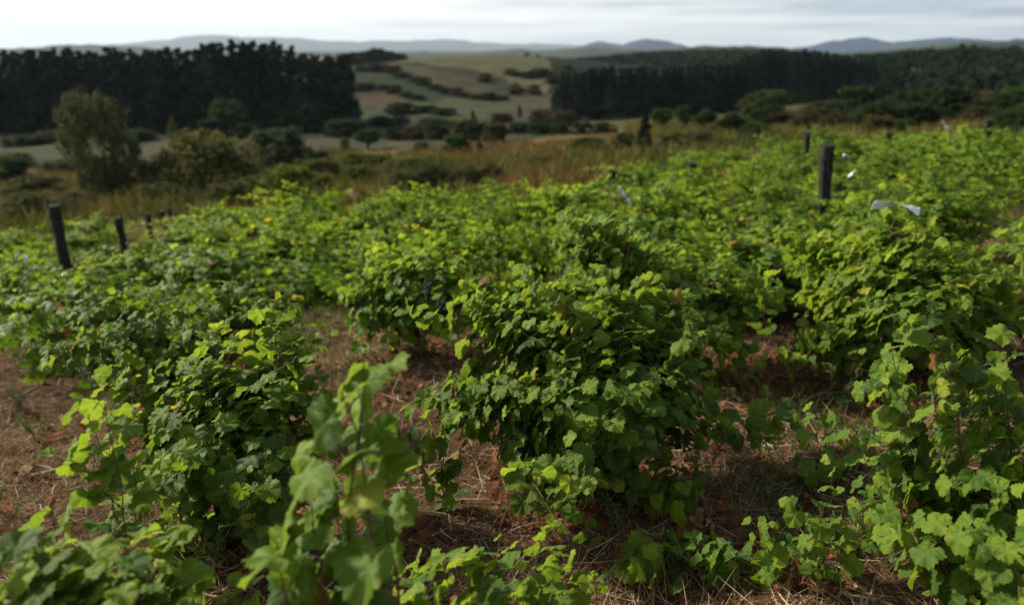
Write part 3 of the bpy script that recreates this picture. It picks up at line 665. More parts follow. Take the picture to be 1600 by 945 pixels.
post(957, 266, 956, 290, 17, .16, 'short grey post stump left of the other two in the far centre')
post(998, 253, 998, 280, 20, .15, 'short dark post sticking out at the far centre, middle of three')
post(1081, 254, 1081, 280, 17, .19, 'pale grey round post top at the far centre, right of its two mates')
post(1262, 207, 1260, 240, 19, .16, 'dark post standing behind and left of the thick grey one')
post(1294, 226, 1288, 300, 11, .20, 'thick grey topped post standing alone above the right vines')
post(1388, 207, 1388, 230, 21, .15, 'small dark post at the far edge between two taller posts')
post(1545, 186, 1541, 226, 16, .16, 'tall grey topped post at the far right edge of the vineyard')

# ------------------------------------------------------------------ foil ribbons
def foil(px, py, Y, ln, w, ang, label, seed):
    g = np.random.default_rng(seed); c = P(px, py, Y); n = 14; t = np.linspace(-.5, .5, n)
    x = t*ln*math.cos(ang); z = t*ln*math.sin(ang) + .07*ln*np.cos(t*math.pi)*math.cos(ang) + g.normal(0, .006, n)
    tw = g.uniform(-1, 1)+t*g.uniform(2, 4); V = []
    for s_ in (-1, 0, 1):
        V.append(np.stack([x + s_*w/2*np.sin(tw)*.4, s_*w/2*np.cos(tw)+0*x, z + s_*w/2*np.sin(tw) + (s_ == 0)*.006], -1))
    V = np.array(V).transpose(1, 0, 2).reshape(-1, 3); q = [(i*3+j, i*3+j+1, i*3+j+4, i*3+j+3) for i in range(n-1) for j in range(2)]
    o = mesh_np('foil_ribbon', V, [q], M_foil, None, None, False); o.location = tuple(float(a) for a in c)
    md = o.modifiers.new('thick', 'SOLIDIFY'); md.thickness = .0015
    tb = TB(); tb.tube(np.array([[0, 0, .02], [.012, 0, -.05], [-.006, .01, -.13], [.01, 0, -.22]]), .0022, 4, .6); tb.build('tie_cord', M_straw, o)
    tag(o, label, 'foil ribbon', 'bird scaring foil ribbons tied in the vines')
foil(1400, 326, 5.3, .34, .06, -.12, 'long silvery blue foil ribbon draped over the tallest right vine', 1)
foil(970, 298, 9, .10, .05, -.9, 'upper of two bright foil scraps side by side near the far centre', 2)
foil(980, 312, 9, .15, .06, -1.0, 'larger lower foil scrap hanging in vines near the far centre', 3)
foil(1331, 272, 9.5, .10, .05, .8, 'small white foil scrap right of the thick grey post', 4)
foil(1476, 198, 16, .26, .07, -.9, 'slanting foil scrap on the tall vine at the far right', 5)
foil(1322, 245, 12, .10, .06, 0, 'tiny foil glint beside the thick grey post top', 6)
foil(600, 324, 15, .10, .07, 1.2, 'tiny foil glint in the far left vines under the olive shrubs', 7)
foil(508, 306, 19, .16, .07, 1.2, 'tiny foil glint at the far edge below the yellow green shrubs', 8)
foil(26, 398, 9, .13, .05, .9, 'hooked white foil piece at the left edge', 9)
foil(40, 404, 9, .12, .06, -1., 'hanging white foil piece beside the hooked one at left edge', 10)
foil(100, 430, 8.2, .06, .035, .2, 'small pale foil piece below the tallest left post', 11)

# ------------------------------------------------------------------ blades / straw / litter
def blades(name, B, D, ln, wd, bend, rn, mat, kind='stuff', parent=None):
    """thin curved blades: base B, direction D, length, width, sideways bend vector"""
    n = len(B); t = np.array([0, .35, .7, 1.]); D = nrm(D)
    side = nrm(np.cross(D, np.array([0, 0, 1.]) + np.random.default_rng(n).normal(0, .4, (n, 3))))
    c = B[:, None] + D[:, None]*(ln[:, None]*t)[..., None] + bend[:, None]*(t**2)[None, :, None]
    w = wd[:, None]*np.array([.8, 1, .7, .1])[None]
    V = np.stack([c - side[:, None]*w[..., None]/2, c + side[:, None]*w[..., None]/2], 2).reshape(-1, 3)
    q = np.array([[0, 1, 3, 2], [2, 3, 5, 4], [4, 5, 7, 6]]); Q = (np.arange(n)[:, None, None]*8 + q[None]).reshape(-1, 4)
    o = mesh_np(name, V, [Q], mat, parent, {'rnd': np.repeat(rn, 8)}); return tag(o, kind=kind) if kind else o
def wedge(n, y0, y1, g, p=1.0, half=.75):
    y = y0 + (y1-y0)*g.random(n)**p; y = np.maximum(y, .6); x = g.uniform(-1, 1, n)*(half*y+.4); return x, y
g = np.random.default_rng(21)
x, y = wedge(200000, 1.6, 11, g, 1.0); cl = np.sin(x*3.1+1)*np.sin(y*2.7)+.6*np.sin(x*7.3)*np.sin(y*6.1); keep = g.random(len(x)) < np.clip(.5+.6*cl, .05, 1); x, y = x[keep], y[keep]; n = len(x)
B = np.stack([x, y, Hh(x, y)+g.uniform(.002, .02, n)], -1); a = g.uniform(0, 6.28, n)
D = np.stack([np.cos(a), np.sin(a), g.normal(.05, .12, n)], -1)
blades('dry_straw', B, D, g.gamma(2.2, .036, n)+.02, g.uniform(.0015, .0045, n), g.normal(0, .018, (n, 3)), np.clip(g.beta(1.5, 2.2, n), 0, 1), M_straw)
x, y = wedge(2600, 1.8, 8, g, 1.0); n = len(x); a = g.uniform(0, 6.28, n)
blades('dry_twigs', np.stack([x, y, Hh(x, y)+g.uniform(.01, .035, n)], -1), np.stack([np.cos(a), np.sin(a), g.normal(.03, .08, n)], -1), g.gamma(3, .05, n)+.05, g.uniform(.003, .007, n), g.normal(0, .03, (n, 3)), np.clip(g.normal(.88, .12, n), 0, 1), M_straw)
x, y = wedge(60000, 1.6, 14, g, .9); cl = np.sin(x*2.3+.4)*np.sin(y*1.9+2); keep = (cl > .0) | (g.random(len(x)) < .15); x, y = x[keep], y[keep]; n = len(x)
B = np.stack([x, y, Hh(x, y)], -1); D = np.stack([g.normal(0, .45, n), g.normal(0, .45, n), np.ones(n)], -1)
blades('dry_grass', B, D, g.uniform(.05, .2, n), g.uniform(.0015, .004, n), g.normal(0, .045, (n, 3)), np.clip(g.beta(1.6, 3, n), 0, 1), M_straw)
# pale dead sticks (counted: a few)
for i, (px, py, ln_, a_, lb) in enumerate([(1080, 862, .33, 0.02, 'long straight pale stick lying beside the low sprouts'), (1060, 700, .24, -.5, 'forked bleached twig on the litter right of the middle vine'), (700, 745, .2, 1.4, 'short bleached twig under the left arm of the middle vine'),
                                       (1240, 640, .3, .1, 'thin pale stick on bare ground below the ribbon vine'), (1000, 935, .14, 1.3, 'short upright pale twig at the bottom edge'), (1220, 700, .22, -.2, 'pale stick at the end of the creeping cane'), (1180, 800, .3, -.1, 'brownish stick crossing behind the young shoots')]):
    b = vbase(px, py); t = np.linspace(-.5, .5, 9)
    q = np.stack([t*ln_*math.cos(a_), t*ln_*math.sin(a_)*.8, 0*t], -1) + np.cumsum(g.normal(0, .003, (9, 3)), 0)
    q[:, 2] = Hh(q[:, 0]+b[0], q[:, 1]+b[1]) - b[2] + .018 + .006*np.sin(t*8+i)
    tb = TB(); tb.tube(q, np.linspace(.0035, .0016, 9), 5)
    if i % 2: tb.tube(np.array([q[4], q[4]+(.03, .03, .012), q[4]+(.07, .05, .02)]), [.002, .0015, .001], 5)
    m_ = tb.build('stick', M_straw); m_.data.attributes['rnd'].data.foreach_set('value', np.full(len(m_.data.vertices), .97 if i != 6 else .6, np.float32))
    m_.location = tuple(b); tag(m_, lb, 'stick', 'dead sticks on the ground')
# dead leaves on the ground, thickest below the vines
hb = np.array(heroes[:6]); n = 9000; k = g.integers(0, len(hb), n); r = g.gamma(2, .33, n); a = g.uniform(0, 6.28, n)
x = hb[k, 0] + r*np.cos(a); y = hb[k, 1] + r*np.sin(a); x[:1500], y[:1500] = wedge(1500, 2, 10, g)
cl = np.sin(x*4.1+.3)*np.sin(y*3.7+1)+.5*np.sin(x*9.3+y*4); s_ = (cl > .0) | (g.random(n) < .22); x, y = x[s_], y[s_]; n = len(x)
o = leaves('leaf_litter', np.stack([x, y, Hh(x, y)+g.uniform(.008, .03, n)], -1), np.stack([g.normal(0, .7, n), g.normal(0, .7, n), np.ones(n)], -1), g.normal(0, 1, (n, 3)), g.uniform(.018, .05, n), g.random(n), 'mid', M_litter); tag(o, kind='stuff')
# low green weeds between the vines
x, y = wedge(110000, 2.2, 24, g, .8); cl = np.sin(x*1.3+2)*np.sin(y*1.1+.5)+.7*np.sin(x*3.3+y)*np.sin(y*2.6); px, py, _ = proj(np.stack([x, y, Hh(x, y)], -1))
gr = np.exp(-((px-500)/70)**2-((py-500)/45)**2)*2 + np.exp(-((px-520)/60)**2-((py-560)/20)**2)*.5
keep = (cl + gr - .40 + .45*(y > 7) + g.normal(0, .2, len(x)) > 0) & ~((px < 170) & (py > 550) & (g.random(len(x)) < .8)); x, y = x[keep], y[keep]; n = len(x)
B = np.stack([x, y, Hh(x, y)], -1); D = np.stack([g.normal(0, .5, n), g.normal(0, .5, n), np.ones(n)], -1)
blades('ground_weeds', B, D, g.uniform(.04, .14, n)*(1+.03*y), g.uniform(.004, .011, n), g.normal(0, .03, (n, 3)), g.random(n), M_weed)
# single weeds with narrow grey green leaves
def weed(px, py, h, label, seed, mat=M_weed):
    g = np.random.default_rng(seed); b = vbase(px, py); e = empty('weed', b, label, 'weed', 'narrow leaved weeds')
    tb = TB(); Bs, Ds = [], []
    for s_ in range(5):
        d = nrm(np.array([g.normal(0, .25), g.normal(0, .25), 1.])); t = np.linspace(0, 1, 8)[:, None]
        pts = d*t*h*g.uniform(.7, 1.05) + np.array([g.normal(0, .05), g.normal(0, .05), 0])*t**2 + np.array([g.normal(0, .015), g.normal(0, .015), 0]); tb.tube(pts, np.linspace(.003, .001, 8), 4, .7)
        for q in range(34):
            u = g.uniform(.25, 1); p = pts[0] + (pts[-1]-pts[0])*u; Bs.append(p); Ds.append([g.normal(0, 1), g.normal(0, 1), g.uniform(.1, .9)])
    tb.build('stem', M_cane, e); n = len(Bs)
    blades('leaf', np.array(Bs), np.array(Ds), g.uniform(.025, .06, n), g.uniform(.005, .009, n), g.normal(0, .01, (n, 3)) - np.array([0, 0, .012]), g.uniform(.4, 1, n), mat, None, e).name = 'foliage'
weed(1085, 780, .36, 'tall feathery grey green weed at the right foot of the middle vine', 1)
weed(965, 840, .28, 'shorter grey green weed in shade before the middle vine', 2)
weed(1300, 640, .3, 'whitish thin weed standing before the ribbon vine', 3)
weed(60, 690, .22, 'small green weed on the bare soil at the left edge', 4)
weed(330, 900, .5, 'tall spindly weed growing through the dark left vine', 5)
weed(660, 560, .34, 'dry stalked weed before the vine with grapes', 6, M_straw)
weed(30, 640, .2, 'small dark weed at the left edge above another', 7)

# ------------------------------------------------------------------ heath beyond the vineyard
g = np.random.default_rng(31)
n = 15000; y = 17 + 95*g.random(n)**1.1; x = g.uniform(-1, 1, n)*(.75*y+3)
px, py, _ = proj(np.stack([x, y, Hh(x, y)+.5], -1))
keep = (py < np.interp(px, [e[0] for e in edge], [e[1] for e in edge])-2) & ~((px < 560) & (y > 88)) & ~((px > 560) & (px < 980) & (y > 66)); x, y, px, py = x[keep], y[keep], px[keep], py[keep]; n = len(x)
nb = 9; X = np.repeat(x, nb); Yy = np.repeat(y, nb); m_ = len(X)
sc = np.repeat(g.uniform(.35, 1., n)*(.7+.3*np.sin(x*.4)*np.sin(y*.3)), nb)
sc *= np.where(Yy > 60, 1.3, 1)
X = X + g.normal(0, .25, m_)*sc; Yy = Yy + g.normal(0, .25, m_)*sc
zone = .38+.3*np.sin(x*.16+1.3)*np.sin(y*.11+.4) + .22*np.sin(x*.5)*np.sin(y*.43) + .25*((px > 700) & (px < 1000)) - .15*(px > 1150)
rn = np.clip(np.repeat(zone, nb) + g.normal(0, .16, m_), 0, 1)
blades('heath_scrub', np.stack([X, Yy, Hh(X, Yy)], -1), np.stack([g.normal(0, .45, m_), g.normal(0, .45, m_), np.ones(m_)], -1), sc*g.uniform(.5, 1, m_), sc*g.uniform(.05, .13, m_), g.normal(0, .12, (m_, 3)), rn, M_heath)

# ------------------------------------------------------------------ shrubs and trees
def crown_cards(g, clumps, per, leaf, spread):
    """clumps: (centre, radius) list -> many small leaf-sized triangles/quads through the volume"""
    C = np.array([c for c, r in clumps]); Rr = np.array([r for c, r in clumps]); k = np.repeat(np.arange(len(C)), per); n = len(k)
    d = nrm(g.normal(0, 1, (n, 3))); rad = Rr[k]*g.random(n)**.45
    p = C[k] + d*rad[:, None]*np.array([1, 1, spread])
    nn = nrm(d + g.normal(0, .7, (n, 3)) + np.array([0, 0, .3])); t = nrm(np.cross(nn, g.normal(0, 1, (n, 3)))); b = np.cross(nn, t)
    s = leaf*g.uniform(.5, 1.3, n)
    tpl = np.array([[-.5, -.35], [.5, -.3], [.62, .1], [.1, .55], [-.5, .3]])
    V = p[:, None] + s[:, None, None]*(tpl[None, :, :1]*t[:, None] + tpl[None, :, 1:]*b[:, None])
    F5 = np.arange(n*5).reshape(n, 5)
    tone = np.clip(g.normal(.5, .16, len(C))[k] + g.normal(0, .13, n), 0, 1)
    return V.reshape(-1, 3), F5, np.repeat(tone, 5)
def shrub_mesh(seed, kind):
    g = np.random.default_rng(seed); cl = []; st = TB()
    if kind == 'bush':            # unit: width 1, height 1
        for i in range(64):
            a = g.uniform(0, 6.28); r = .40*g.random()**.5; z = g.uniform(.03, .88); w = math.sqrt(max(.05, 1-((z-.38)/.62)**2)); cl.append(((r*w*math.cos(a), r*w*math.sin(a), z), g.uniform(.10, .18)))
        V, Fc, t = crown_cards(g, cl, 60, .05, 1.)
    elif kind == 'broom':         # fine twiggy dome
        for i in range(120):
            a = g.uniform(0, 6.28); e = g.uniform(-.3, 1.5); r = .40*g.uniform(.6, 1.08); cl.append(((r*math.cos(a)*math.cos(e), r*math.sin(a)*math.cos(e), .2+.68*math.sin(e)*r/.42), g.uniform(.08, .14)))
        V, Fc, t = crown_cards(g, cl, 60, .028, 1.5)
    elif kind == 'willow':        # loose ascending crown
        for i in range(150):
            a = g.uniform(0, 6.28); z = g.uniform(.08, .97); w = .42*math.sin(min(1, (z+.06)/.62)*1.57) if z < .6 else .44*math.sqrt(max(.03, 1-((z-.58)/.46)**2)); r = w*g.random()**.45
            cl.append(((r*math.cos(a)*1.1, r*math.sin(a)*1.1, z), g.uniform(.06, .12)))
        V, Fc, t = crown_cards(g, cl, 80, .026, 1.4)
    elif kind == 'round_tree':
        for i in range(60):
            d = nrm(g.normal(0, 1, 3)); r = g.random()**.4; cl.append(((.40*r*d[0], .40*r*d[1], .62+.30*r*d[2]), g.uniform(.08, .13)))
        V, Fc, t = crown_cards(g, cl, 70, .042, .9)
    elif kind == 'cone_tree':
        for i in range(46):
            z = g.uniform(.08, .97); w = .42*(1-z)**.8+.03; a = g.uniform(0, 6.28); r = w*g.random()**.5; cl.append(((r*math.cos(a), r*math.sin(a), z), .05+.10*(1-z)))
        V, Fc, t = crown_cards(g, cl, 50, .045, .8)
    nb = 4 if kind in ('round_tree', 'cone_tree') else 9
    if kind in ('round_tree', 'cone_tree'):
        st.tube(np.array([[0, 0, -.03], [.01, 0, .3], [0, .01, .6], [0, 0, .88 if kind == 'cone_tree' else .7]]), [.04, .03, .022, .008], 6)
    for i in range(nb):
        c = np.array(cl[i*3][0]); b = np.array([g.normal(0, .02), g.normal(0, .02), -.02]) if nb == 9 else np.array([0, 0, min(.4, c[2]*.7)])
        st.tube(np.array([b, b*.4+c*.6*np.array([.7, .7, 1.0]), c]), [.016, .011, .004], 4)
    return V, Fc, t, st
SP = {}
MATS = {'dark': M_dark, 'tree': M_tree, 'olive': M_olive, 'lime': M_lime, 'grey': M_grey, 'brown': M_brown, 'pine': M_pine, 'wisp': M_wisp}
def plant(px, py, wpx, hpx, kind, mat, label, name='bush', cat='bush', group=None, var=None, base=None, wm=None, hm=None):
    key = (kind, mat, (var if var is not None else int(px) % 2))
    if base is None:
        b = hit(px, py); base = b; dp = float(proj([b])[2][0]); wm = wpx/F*dp; hm = hpx/F*dp
    b = np.array([base[0], base[1], gz(base[0], base[1])-.03*hm])
    if key not in SP:
        V, Fc, t, st = shrub_mesh(hash(kind) % 1 + 300 + key[2]*7 + len(kind), kind)
        e = empty(name, b, label, cat, group); mesh_np('crown' if 'tree' in name or name == 'conifer' else 'foliage', V, [Fc], MATS[mat], e, {'rnd': t}, False)
        st.build('trunk' if 'tree' in name or name == 'conifer' else 'stem', M_wood, e); SP[key] = e
    else:
        e = copy_tree(SP[key]); e.name = name
        for c in e.children: c.name = ('crown' if c.name.startswith(('crown', 'foliage')) else 'trunk') if cat == 'tree' else ('foliage' if c.name.startswith(('crown', 'foliage')) else 'stem')
        if 'group' in e: del e['group']
        tag(e, label, cat, group)
    e.location = tuple(b); e.rotation_euler.z = random.uniform(0, 6.28); k_ = 1.2 if kind == 'broom' else .92 if kind == 'willow' else (1.4 if kind == 'bush' and b[1] > 95 else 1.1); e.scale = (wm*k_, wm*k_, hm*1.08); return e
plant(168, 318, 128, 152, 'willow', 'wisp', 'tall open grey green tree standing at the far left end of the vineyard', 'tree', 'tree', var=0)
plant(328, 306, 185, 100, 'broom', 'olive', 'large round olive brown shrub right of the tall open tree', var=0)
plant(437, 270, 100, 68, 'bush', 'grey', 'dense dark grey green shrub right of the large round olive one')
plant(452, 316, 92, 56, 'bush', 'lime', 'yellow green shrub at the vineyard edge below the grey green shrub')
plant(360, 330, 90, 44, 'bush', 'olive', 'low yellowish shrub at the vineyard edge below the large round one')
plant(20, 286, 70, 38, 'bush', 'dark', 'dark round bush at the left edge of the picture')
plant(60, 308, 90, 32, 'bush', 'olive', 'low olive bush below the dark one at the left edge')
plant(50, 346, 130, 44, 'broom', 'olive', 'wide low olive shrub at the left end of the vineyard', var=1)
plant(228, 298, 80, 46, 'bush', 'dark', 'dark green bush between the tall tree and the large round shrub')
plant(499, 262, 40, 26, 'bush', 'tree', 'small green bush right of the grey green shrub')
plant(274, 219, 26, 34, 'cone_tree', 'lime', 'small pale conical tree before the left pine wood', 'tree', 'tree')
plant(362, 214, 66, 56, 'round_tree', 'tree', 'broad round green tree before the left pine wood', 'tree', 'tree')
plant(330, 212, 36, 26, 'bush', 'dark', 'small dark bush left of the broad round tree')
plant(392, 216, 40, 24, 'bush', 'dark', 'small dark bush right of the broad round tree')
plant(455, 206, 46, 32, 'bush', 'tree', 'rounded green bush at the right part of the pine wood edge')
plant(492, 208, 52, 44, 'bush', 'dark', 'tall blackish bush at the pine wood edge')
plant(541, 213, 58, 26, 'bush', 'dark', 'wide low dark bush at the right end of the pine wood')
plant(575, 234, 50, 34, 'round_tree', 'tree', 'fresh green tree standing in the beige field', 'tree', 'tree')
plant(540, 236, 22, 20, 'bush', 'lime', 'tiny bright bush in the beige field')
plant(713, 241, 46, 30, 'bush', 'tree', 'compact round green bush at the edge of the brown heath')
plant(750, 240, 18, 20, 'cone_tree', 'brown', 'thin brownish sapling beside the compact round bush', 'tree', 'tree')
hl = ['leftmost low', 'second', 'third', 'fourth, taller', 'fifth, tallest', 'rightmost broad']
for i, (a, b_, w, h) in enumerate([(622, 217, 42, 17), (655, 218, 46, 22), (690, 218, 44, 30), (722, 220, 46, 32), (745, 221, 40, 30), (775, 222, 48, 30)]):
    plant(a, b_, w, h, 'bush', 'dark' if i % 2 == 0 else 'brown', hl[i]+' bush of the dark hedgerow between the beige and green fields', group='bushes of the central hedgerow')
plant(739, 198, 18, 24, 'cone_tree', 'tree', 'slim green tree rising from the central hedgerow', 'tree', 'tree')
plant(674, 199, 38, 14, 'bush', 'brown', 'low brown bush left of the slim green tree')
plant(607, 199, 60, 16, 'bush', 'dark', 'wide dark bush above the leftmost part of the central hedgerow')
plant(628, 179, 42, 18, 'bush', 'dark', 'oval dark thicket on the green meadow, left of two')
plant(665, 177, 36, 12, 'bush', 'dark', 'long dark thicket on the green meadow, right of two')
plant(695, 179, 34, 10, 'bush', 'dark', 'low tail end of the right meadow thicket')
plant(660, 236, 30, 14, 'bush', 'tree', 'low green bush in the straw field')
plant(782, 191, 36, 14, 'bush', 'brown', 'low brown bush above the right meadow')
plant(812, 185, 12, 20, 'cone_tree', 'dark', 'single thin dark tree in the orange beige field', 'tree', 'tree')
plant(846, 192, 36, 20, 'bush', 'brown', 'brown bush at the edge of the orange beige field')
plant(880, 196, 40, 22, 'bush', 'brown', 'brown bush before the right pine wood')
hr = ['leftmost', 'second', 'third', 'fourth', 'rightmost']
for i in range(5): plant(812+33*i, 209, 40, 17, 'bush', 'dark', hr[i]+' bush of the dark hedge behind the smooth green meadow', group='bushes of the meadow hedge')
plant(920, 236, 66, 20, 'bush', 'tree', 'low green shrub below the smooth green meadow')
plant(976, 236, 42, 28, 'bush', 'olive', 'olive shrub left of the dark pointed conifer')
plant(1006, 240, 36, 58, 'cone_tree', 'pine', 'dark pointed conifer standing before the right pine wood', 'conifer', 'tree')
plant(1052, 236, 64, 30, 'bush', 'olive', 'round olive shrub right of the dark pointed conifer')
plant(1090, 232, 60, 26, 'bush', 'olive', 'low olive shrub, second right of the conifer')
for i, (a, b_, w, h, m_, lb) in enumerate([(1033, 204, 42, 36, 'tree', 'green tree at the foot of the right pine wood, leftmost of four'), (1068, 206, 38, 40, 'tree', 'green tree at the foot of the right pine wood, second of four'),
        (1100, 206, 40, 34, 'tree', 'green tree at the foot of the right pine wood, third of four'), (1140, 210, 46, 32, 'dark', 'dark tree at the foot of the right pine wood, last of four')]):
    plant(a, b_, w, h, 'round_tree', m_, lb, 'tree', 'tree')
for i, (a, b_, w, h, m_, lb) in enumerate([(632, 303, 74, 36, 'olive', 'leftmost olive shrub of the row along the vineyard edge'), (680, 300, 74, 40, 'dark', 'dark second shrub of the row along the vineyard edge'), (728, 296, 66, 38, 'olive', 'third shrub of the row along the vineyard edge'), (768, 290, 46, 34, 'brown', 'brownish rightmost shrub of the row along the vineyard edge'),
        (560, 285, 60, 26, 'lime', 'yellowish heath bush left of the vineyard edge row'), (500, 300, 50, 28, 'lime', 'yellow bush right of the yellow green shrub'), (590, 262, 60, 20, 'olive', 'low olive bush amid the brown heath')]):
    plant(a, b_, w, h, 'broom' if i < 4 else 'bush', m_, lb)
for i, (px, py, w, h, k_, m_, lb) in enumerate([(405, 316, 80, 40, 'bush', 'olive', 'olive shrub between the yellow green shrub and the low yellowish one'), (505, 282, 90, 34, 'broom', 'olive', 'broad soft olive scrub mound left of centre on the heath'), (560, 266, 80, 28, 'broom', 'lime', 'golden green scrub mound left of centre on the heath'),
        (640, 268, 90, 22, 'broom', 'olive', 'long low olive mound above the row of vineyard edge shrubs'), (250, 322, 90, 34, 'bush', 'olive', 'low olive scrub right of the foot of the tall open tree'), (290, 330, 60, 26, 'bush', 'brown', 'small brownish scrub bush at the vineyard edge under the large round shrub'),
        (120, 330, 80, 30, 'broom', 'brown', 'brown scrub mound left of the foot of the tall open tree'), (845, 262, 70, 18, 'broom', 'brown', 'low brown mound on the heath right of centre'), (905, 254, 60, 18, 'broom', 'olive', 'low olive mound on the heath right of centre'), (470, 256, 60, 24, 'bush', 'olive', 'olive bush beside the small green bush on the heath'),
        (40, 226, 60, 14, 'bush', 'dark', 'flat dark bush in the pale field at far left'), (90, 218, 50, 14, 'bush', 'brown', 'flat brown bush under the left pine wood'), (210, 219, 56, 16, 'bush', 'dark', 'dark bush under the left pine wood left of the conical tree'), (15, 262, 80, 22, 'bush', 'olive', 'olive bush line at the left edge of the pale field'), (110, 268, 90, 18, 'bush', 'dark', 'low dark thicket behind the tall open tree')]):
    plant(px, py, w, h, k_, m_, lb)
# scrub bushes on the right hand slope
sl_ = []
g = np.random.default_rng(9)
places = ['below the small sandy patch', 'right of the small sandy patch', 'behind the thick grey post', 'behind the far right posts', 'near the right edge of the slope']
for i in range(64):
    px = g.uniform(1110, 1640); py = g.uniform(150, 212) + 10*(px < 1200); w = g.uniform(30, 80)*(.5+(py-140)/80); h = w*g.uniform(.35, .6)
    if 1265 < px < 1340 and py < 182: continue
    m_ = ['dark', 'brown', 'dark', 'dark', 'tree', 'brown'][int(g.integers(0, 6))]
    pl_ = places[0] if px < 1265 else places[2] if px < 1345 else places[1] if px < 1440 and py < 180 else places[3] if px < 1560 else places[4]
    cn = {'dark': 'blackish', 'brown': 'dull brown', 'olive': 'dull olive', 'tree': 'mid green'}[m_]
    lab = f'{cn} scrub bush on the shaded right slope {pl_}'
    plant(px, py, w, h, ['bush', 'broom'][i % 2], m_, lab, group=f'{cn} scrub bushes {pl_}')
# ------------------------------------------------------------------ pine woods
def pine_proto(seed):
    g = np.random.default_rng(seed); cl = []
    for i in range(52):
        z = g.uniform(.03, .985); w = .165*(1-z)**.8 + .010; a = g.uniform(0, 6.28); r = w*g.uniform(.3, 1.1); cl.append(((r*math.cos(a), r*math.sin(a), z), .018+.045*(1-z)**.5))
    V, Fc, t = crown_cards(g, cl, 34, .028, .8)
    e = empty('pine_tree', (0, 0, 0), 'x', 'tree'); mesh_np('crown', V, [Fc], M_pine, e, {'rnd': t}, False)
    tb = TB(); tb.tube(np.array([[0, 0, -.02], [.004, 0, .4], [0, 0, .8], [0, 0, .97]]), [.014, .011, .006, .002], 5); tb.build('trunk', M_wood, e); return e
PP = [pine_proto(500+k) for k in range(5)]; used = set()
def pine(x, y, h, label, group):
    k = int(g.integers(0, 5)); e = PP[k] if k not in used else copy_tree(PP[k]); used.add(k)
    e.location = (x, y, gz(x, y)); s = h*g.uniform(.95, 1.35); e.scale = (s, s, h); e.rotation_euler.z = g.uniform(0, 6.28); tag(e, label, 'tree', group)
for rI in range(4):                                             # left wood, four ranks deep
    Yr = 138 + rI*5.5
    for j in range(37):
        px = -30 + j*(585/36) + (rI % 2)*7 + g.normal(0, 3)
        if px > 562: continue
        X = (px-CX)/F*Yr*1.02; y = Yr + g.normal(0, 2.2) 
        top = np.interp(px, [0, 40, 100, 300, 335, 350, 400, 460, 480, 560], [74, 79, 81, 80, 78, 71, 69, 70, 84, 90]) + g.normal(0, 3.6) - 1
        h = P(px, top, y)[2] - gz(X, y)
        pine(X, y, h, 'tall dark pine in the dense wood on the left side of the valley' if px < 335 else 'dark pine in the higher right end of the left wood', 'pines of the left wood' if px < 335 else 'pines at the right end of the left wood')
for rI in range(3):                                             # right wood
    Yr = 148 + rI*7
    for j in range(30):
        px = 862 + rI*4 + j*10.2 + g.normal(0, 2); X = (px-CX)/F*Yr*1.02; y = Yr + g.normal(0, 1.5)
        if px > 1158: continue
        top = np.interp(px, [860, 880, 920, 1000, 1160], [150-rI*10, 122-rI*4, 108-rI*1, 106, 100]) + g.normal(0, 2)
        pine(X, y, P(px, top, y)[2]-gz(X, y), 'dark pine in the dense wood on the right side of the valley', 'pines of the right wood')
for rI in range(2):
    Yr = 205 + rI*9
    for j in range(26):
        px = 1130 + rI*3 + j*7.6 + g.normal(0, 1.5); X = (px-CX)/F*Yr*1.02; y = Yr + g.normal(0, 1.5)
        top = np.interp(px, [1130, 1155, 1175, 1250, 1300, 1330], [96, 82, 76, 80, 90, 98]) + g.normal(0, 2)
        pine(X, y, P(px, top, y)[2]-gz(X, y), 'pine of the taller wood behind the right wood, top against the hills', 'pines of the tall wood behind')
# knoll trees and farther woods
for i, (px, top, w, lb) in enumerate([(556, 84, 18, 'leftmost'), (572, 82, 16, 'second'), (590, 80, 20, 'third'), (603, 76, 22, 'fourth, tallest'), (618, 80, 20, 'fifth'), (634, 90, 18, 'rightmost')]):
    Yr = 330; X = (px-CX)/F*Yr*1.02; q = P(px, top, Yr); z = gz(X, Yr)
    plant(0, 0, 0, 0, 'bush', 'dark', lb+' dark tree of the clump on top of the far knoll', 'tree', 'tree', 'trees on the knoll', 0, (X, Yr, z), w/F*Yr*1.3, max(3., q[2]-z))
for i, (px, top, Yr, w) in enumerate([(822, 83, 420, 22), (838, 86, 425, 20), (855, 90, 430, 24), (800, 96, 400, 24), (875, 95, 430, 24)]):
    X = (px-CX)/F*Yr*1.02; z = gz(X, Yr)
    plant(0, 0, 0, 0, 'cone_tree' if i < 2 else 'bush', 'dark', ['tallest dark tree above the far right end of the knoll', 'second tall tree above the far right end of the knoll', 'rounded tree right of the tall pair beyond the knoll', 'low tree left of the tall pair beyond the knoll', 'rightmost rounded tree beyond the knoll'][i], 'tree', 'tree', None, 1, (X, Yr, z), w/F*Yr*1.2, max(3., P(px, top, Yr)[2]-z))
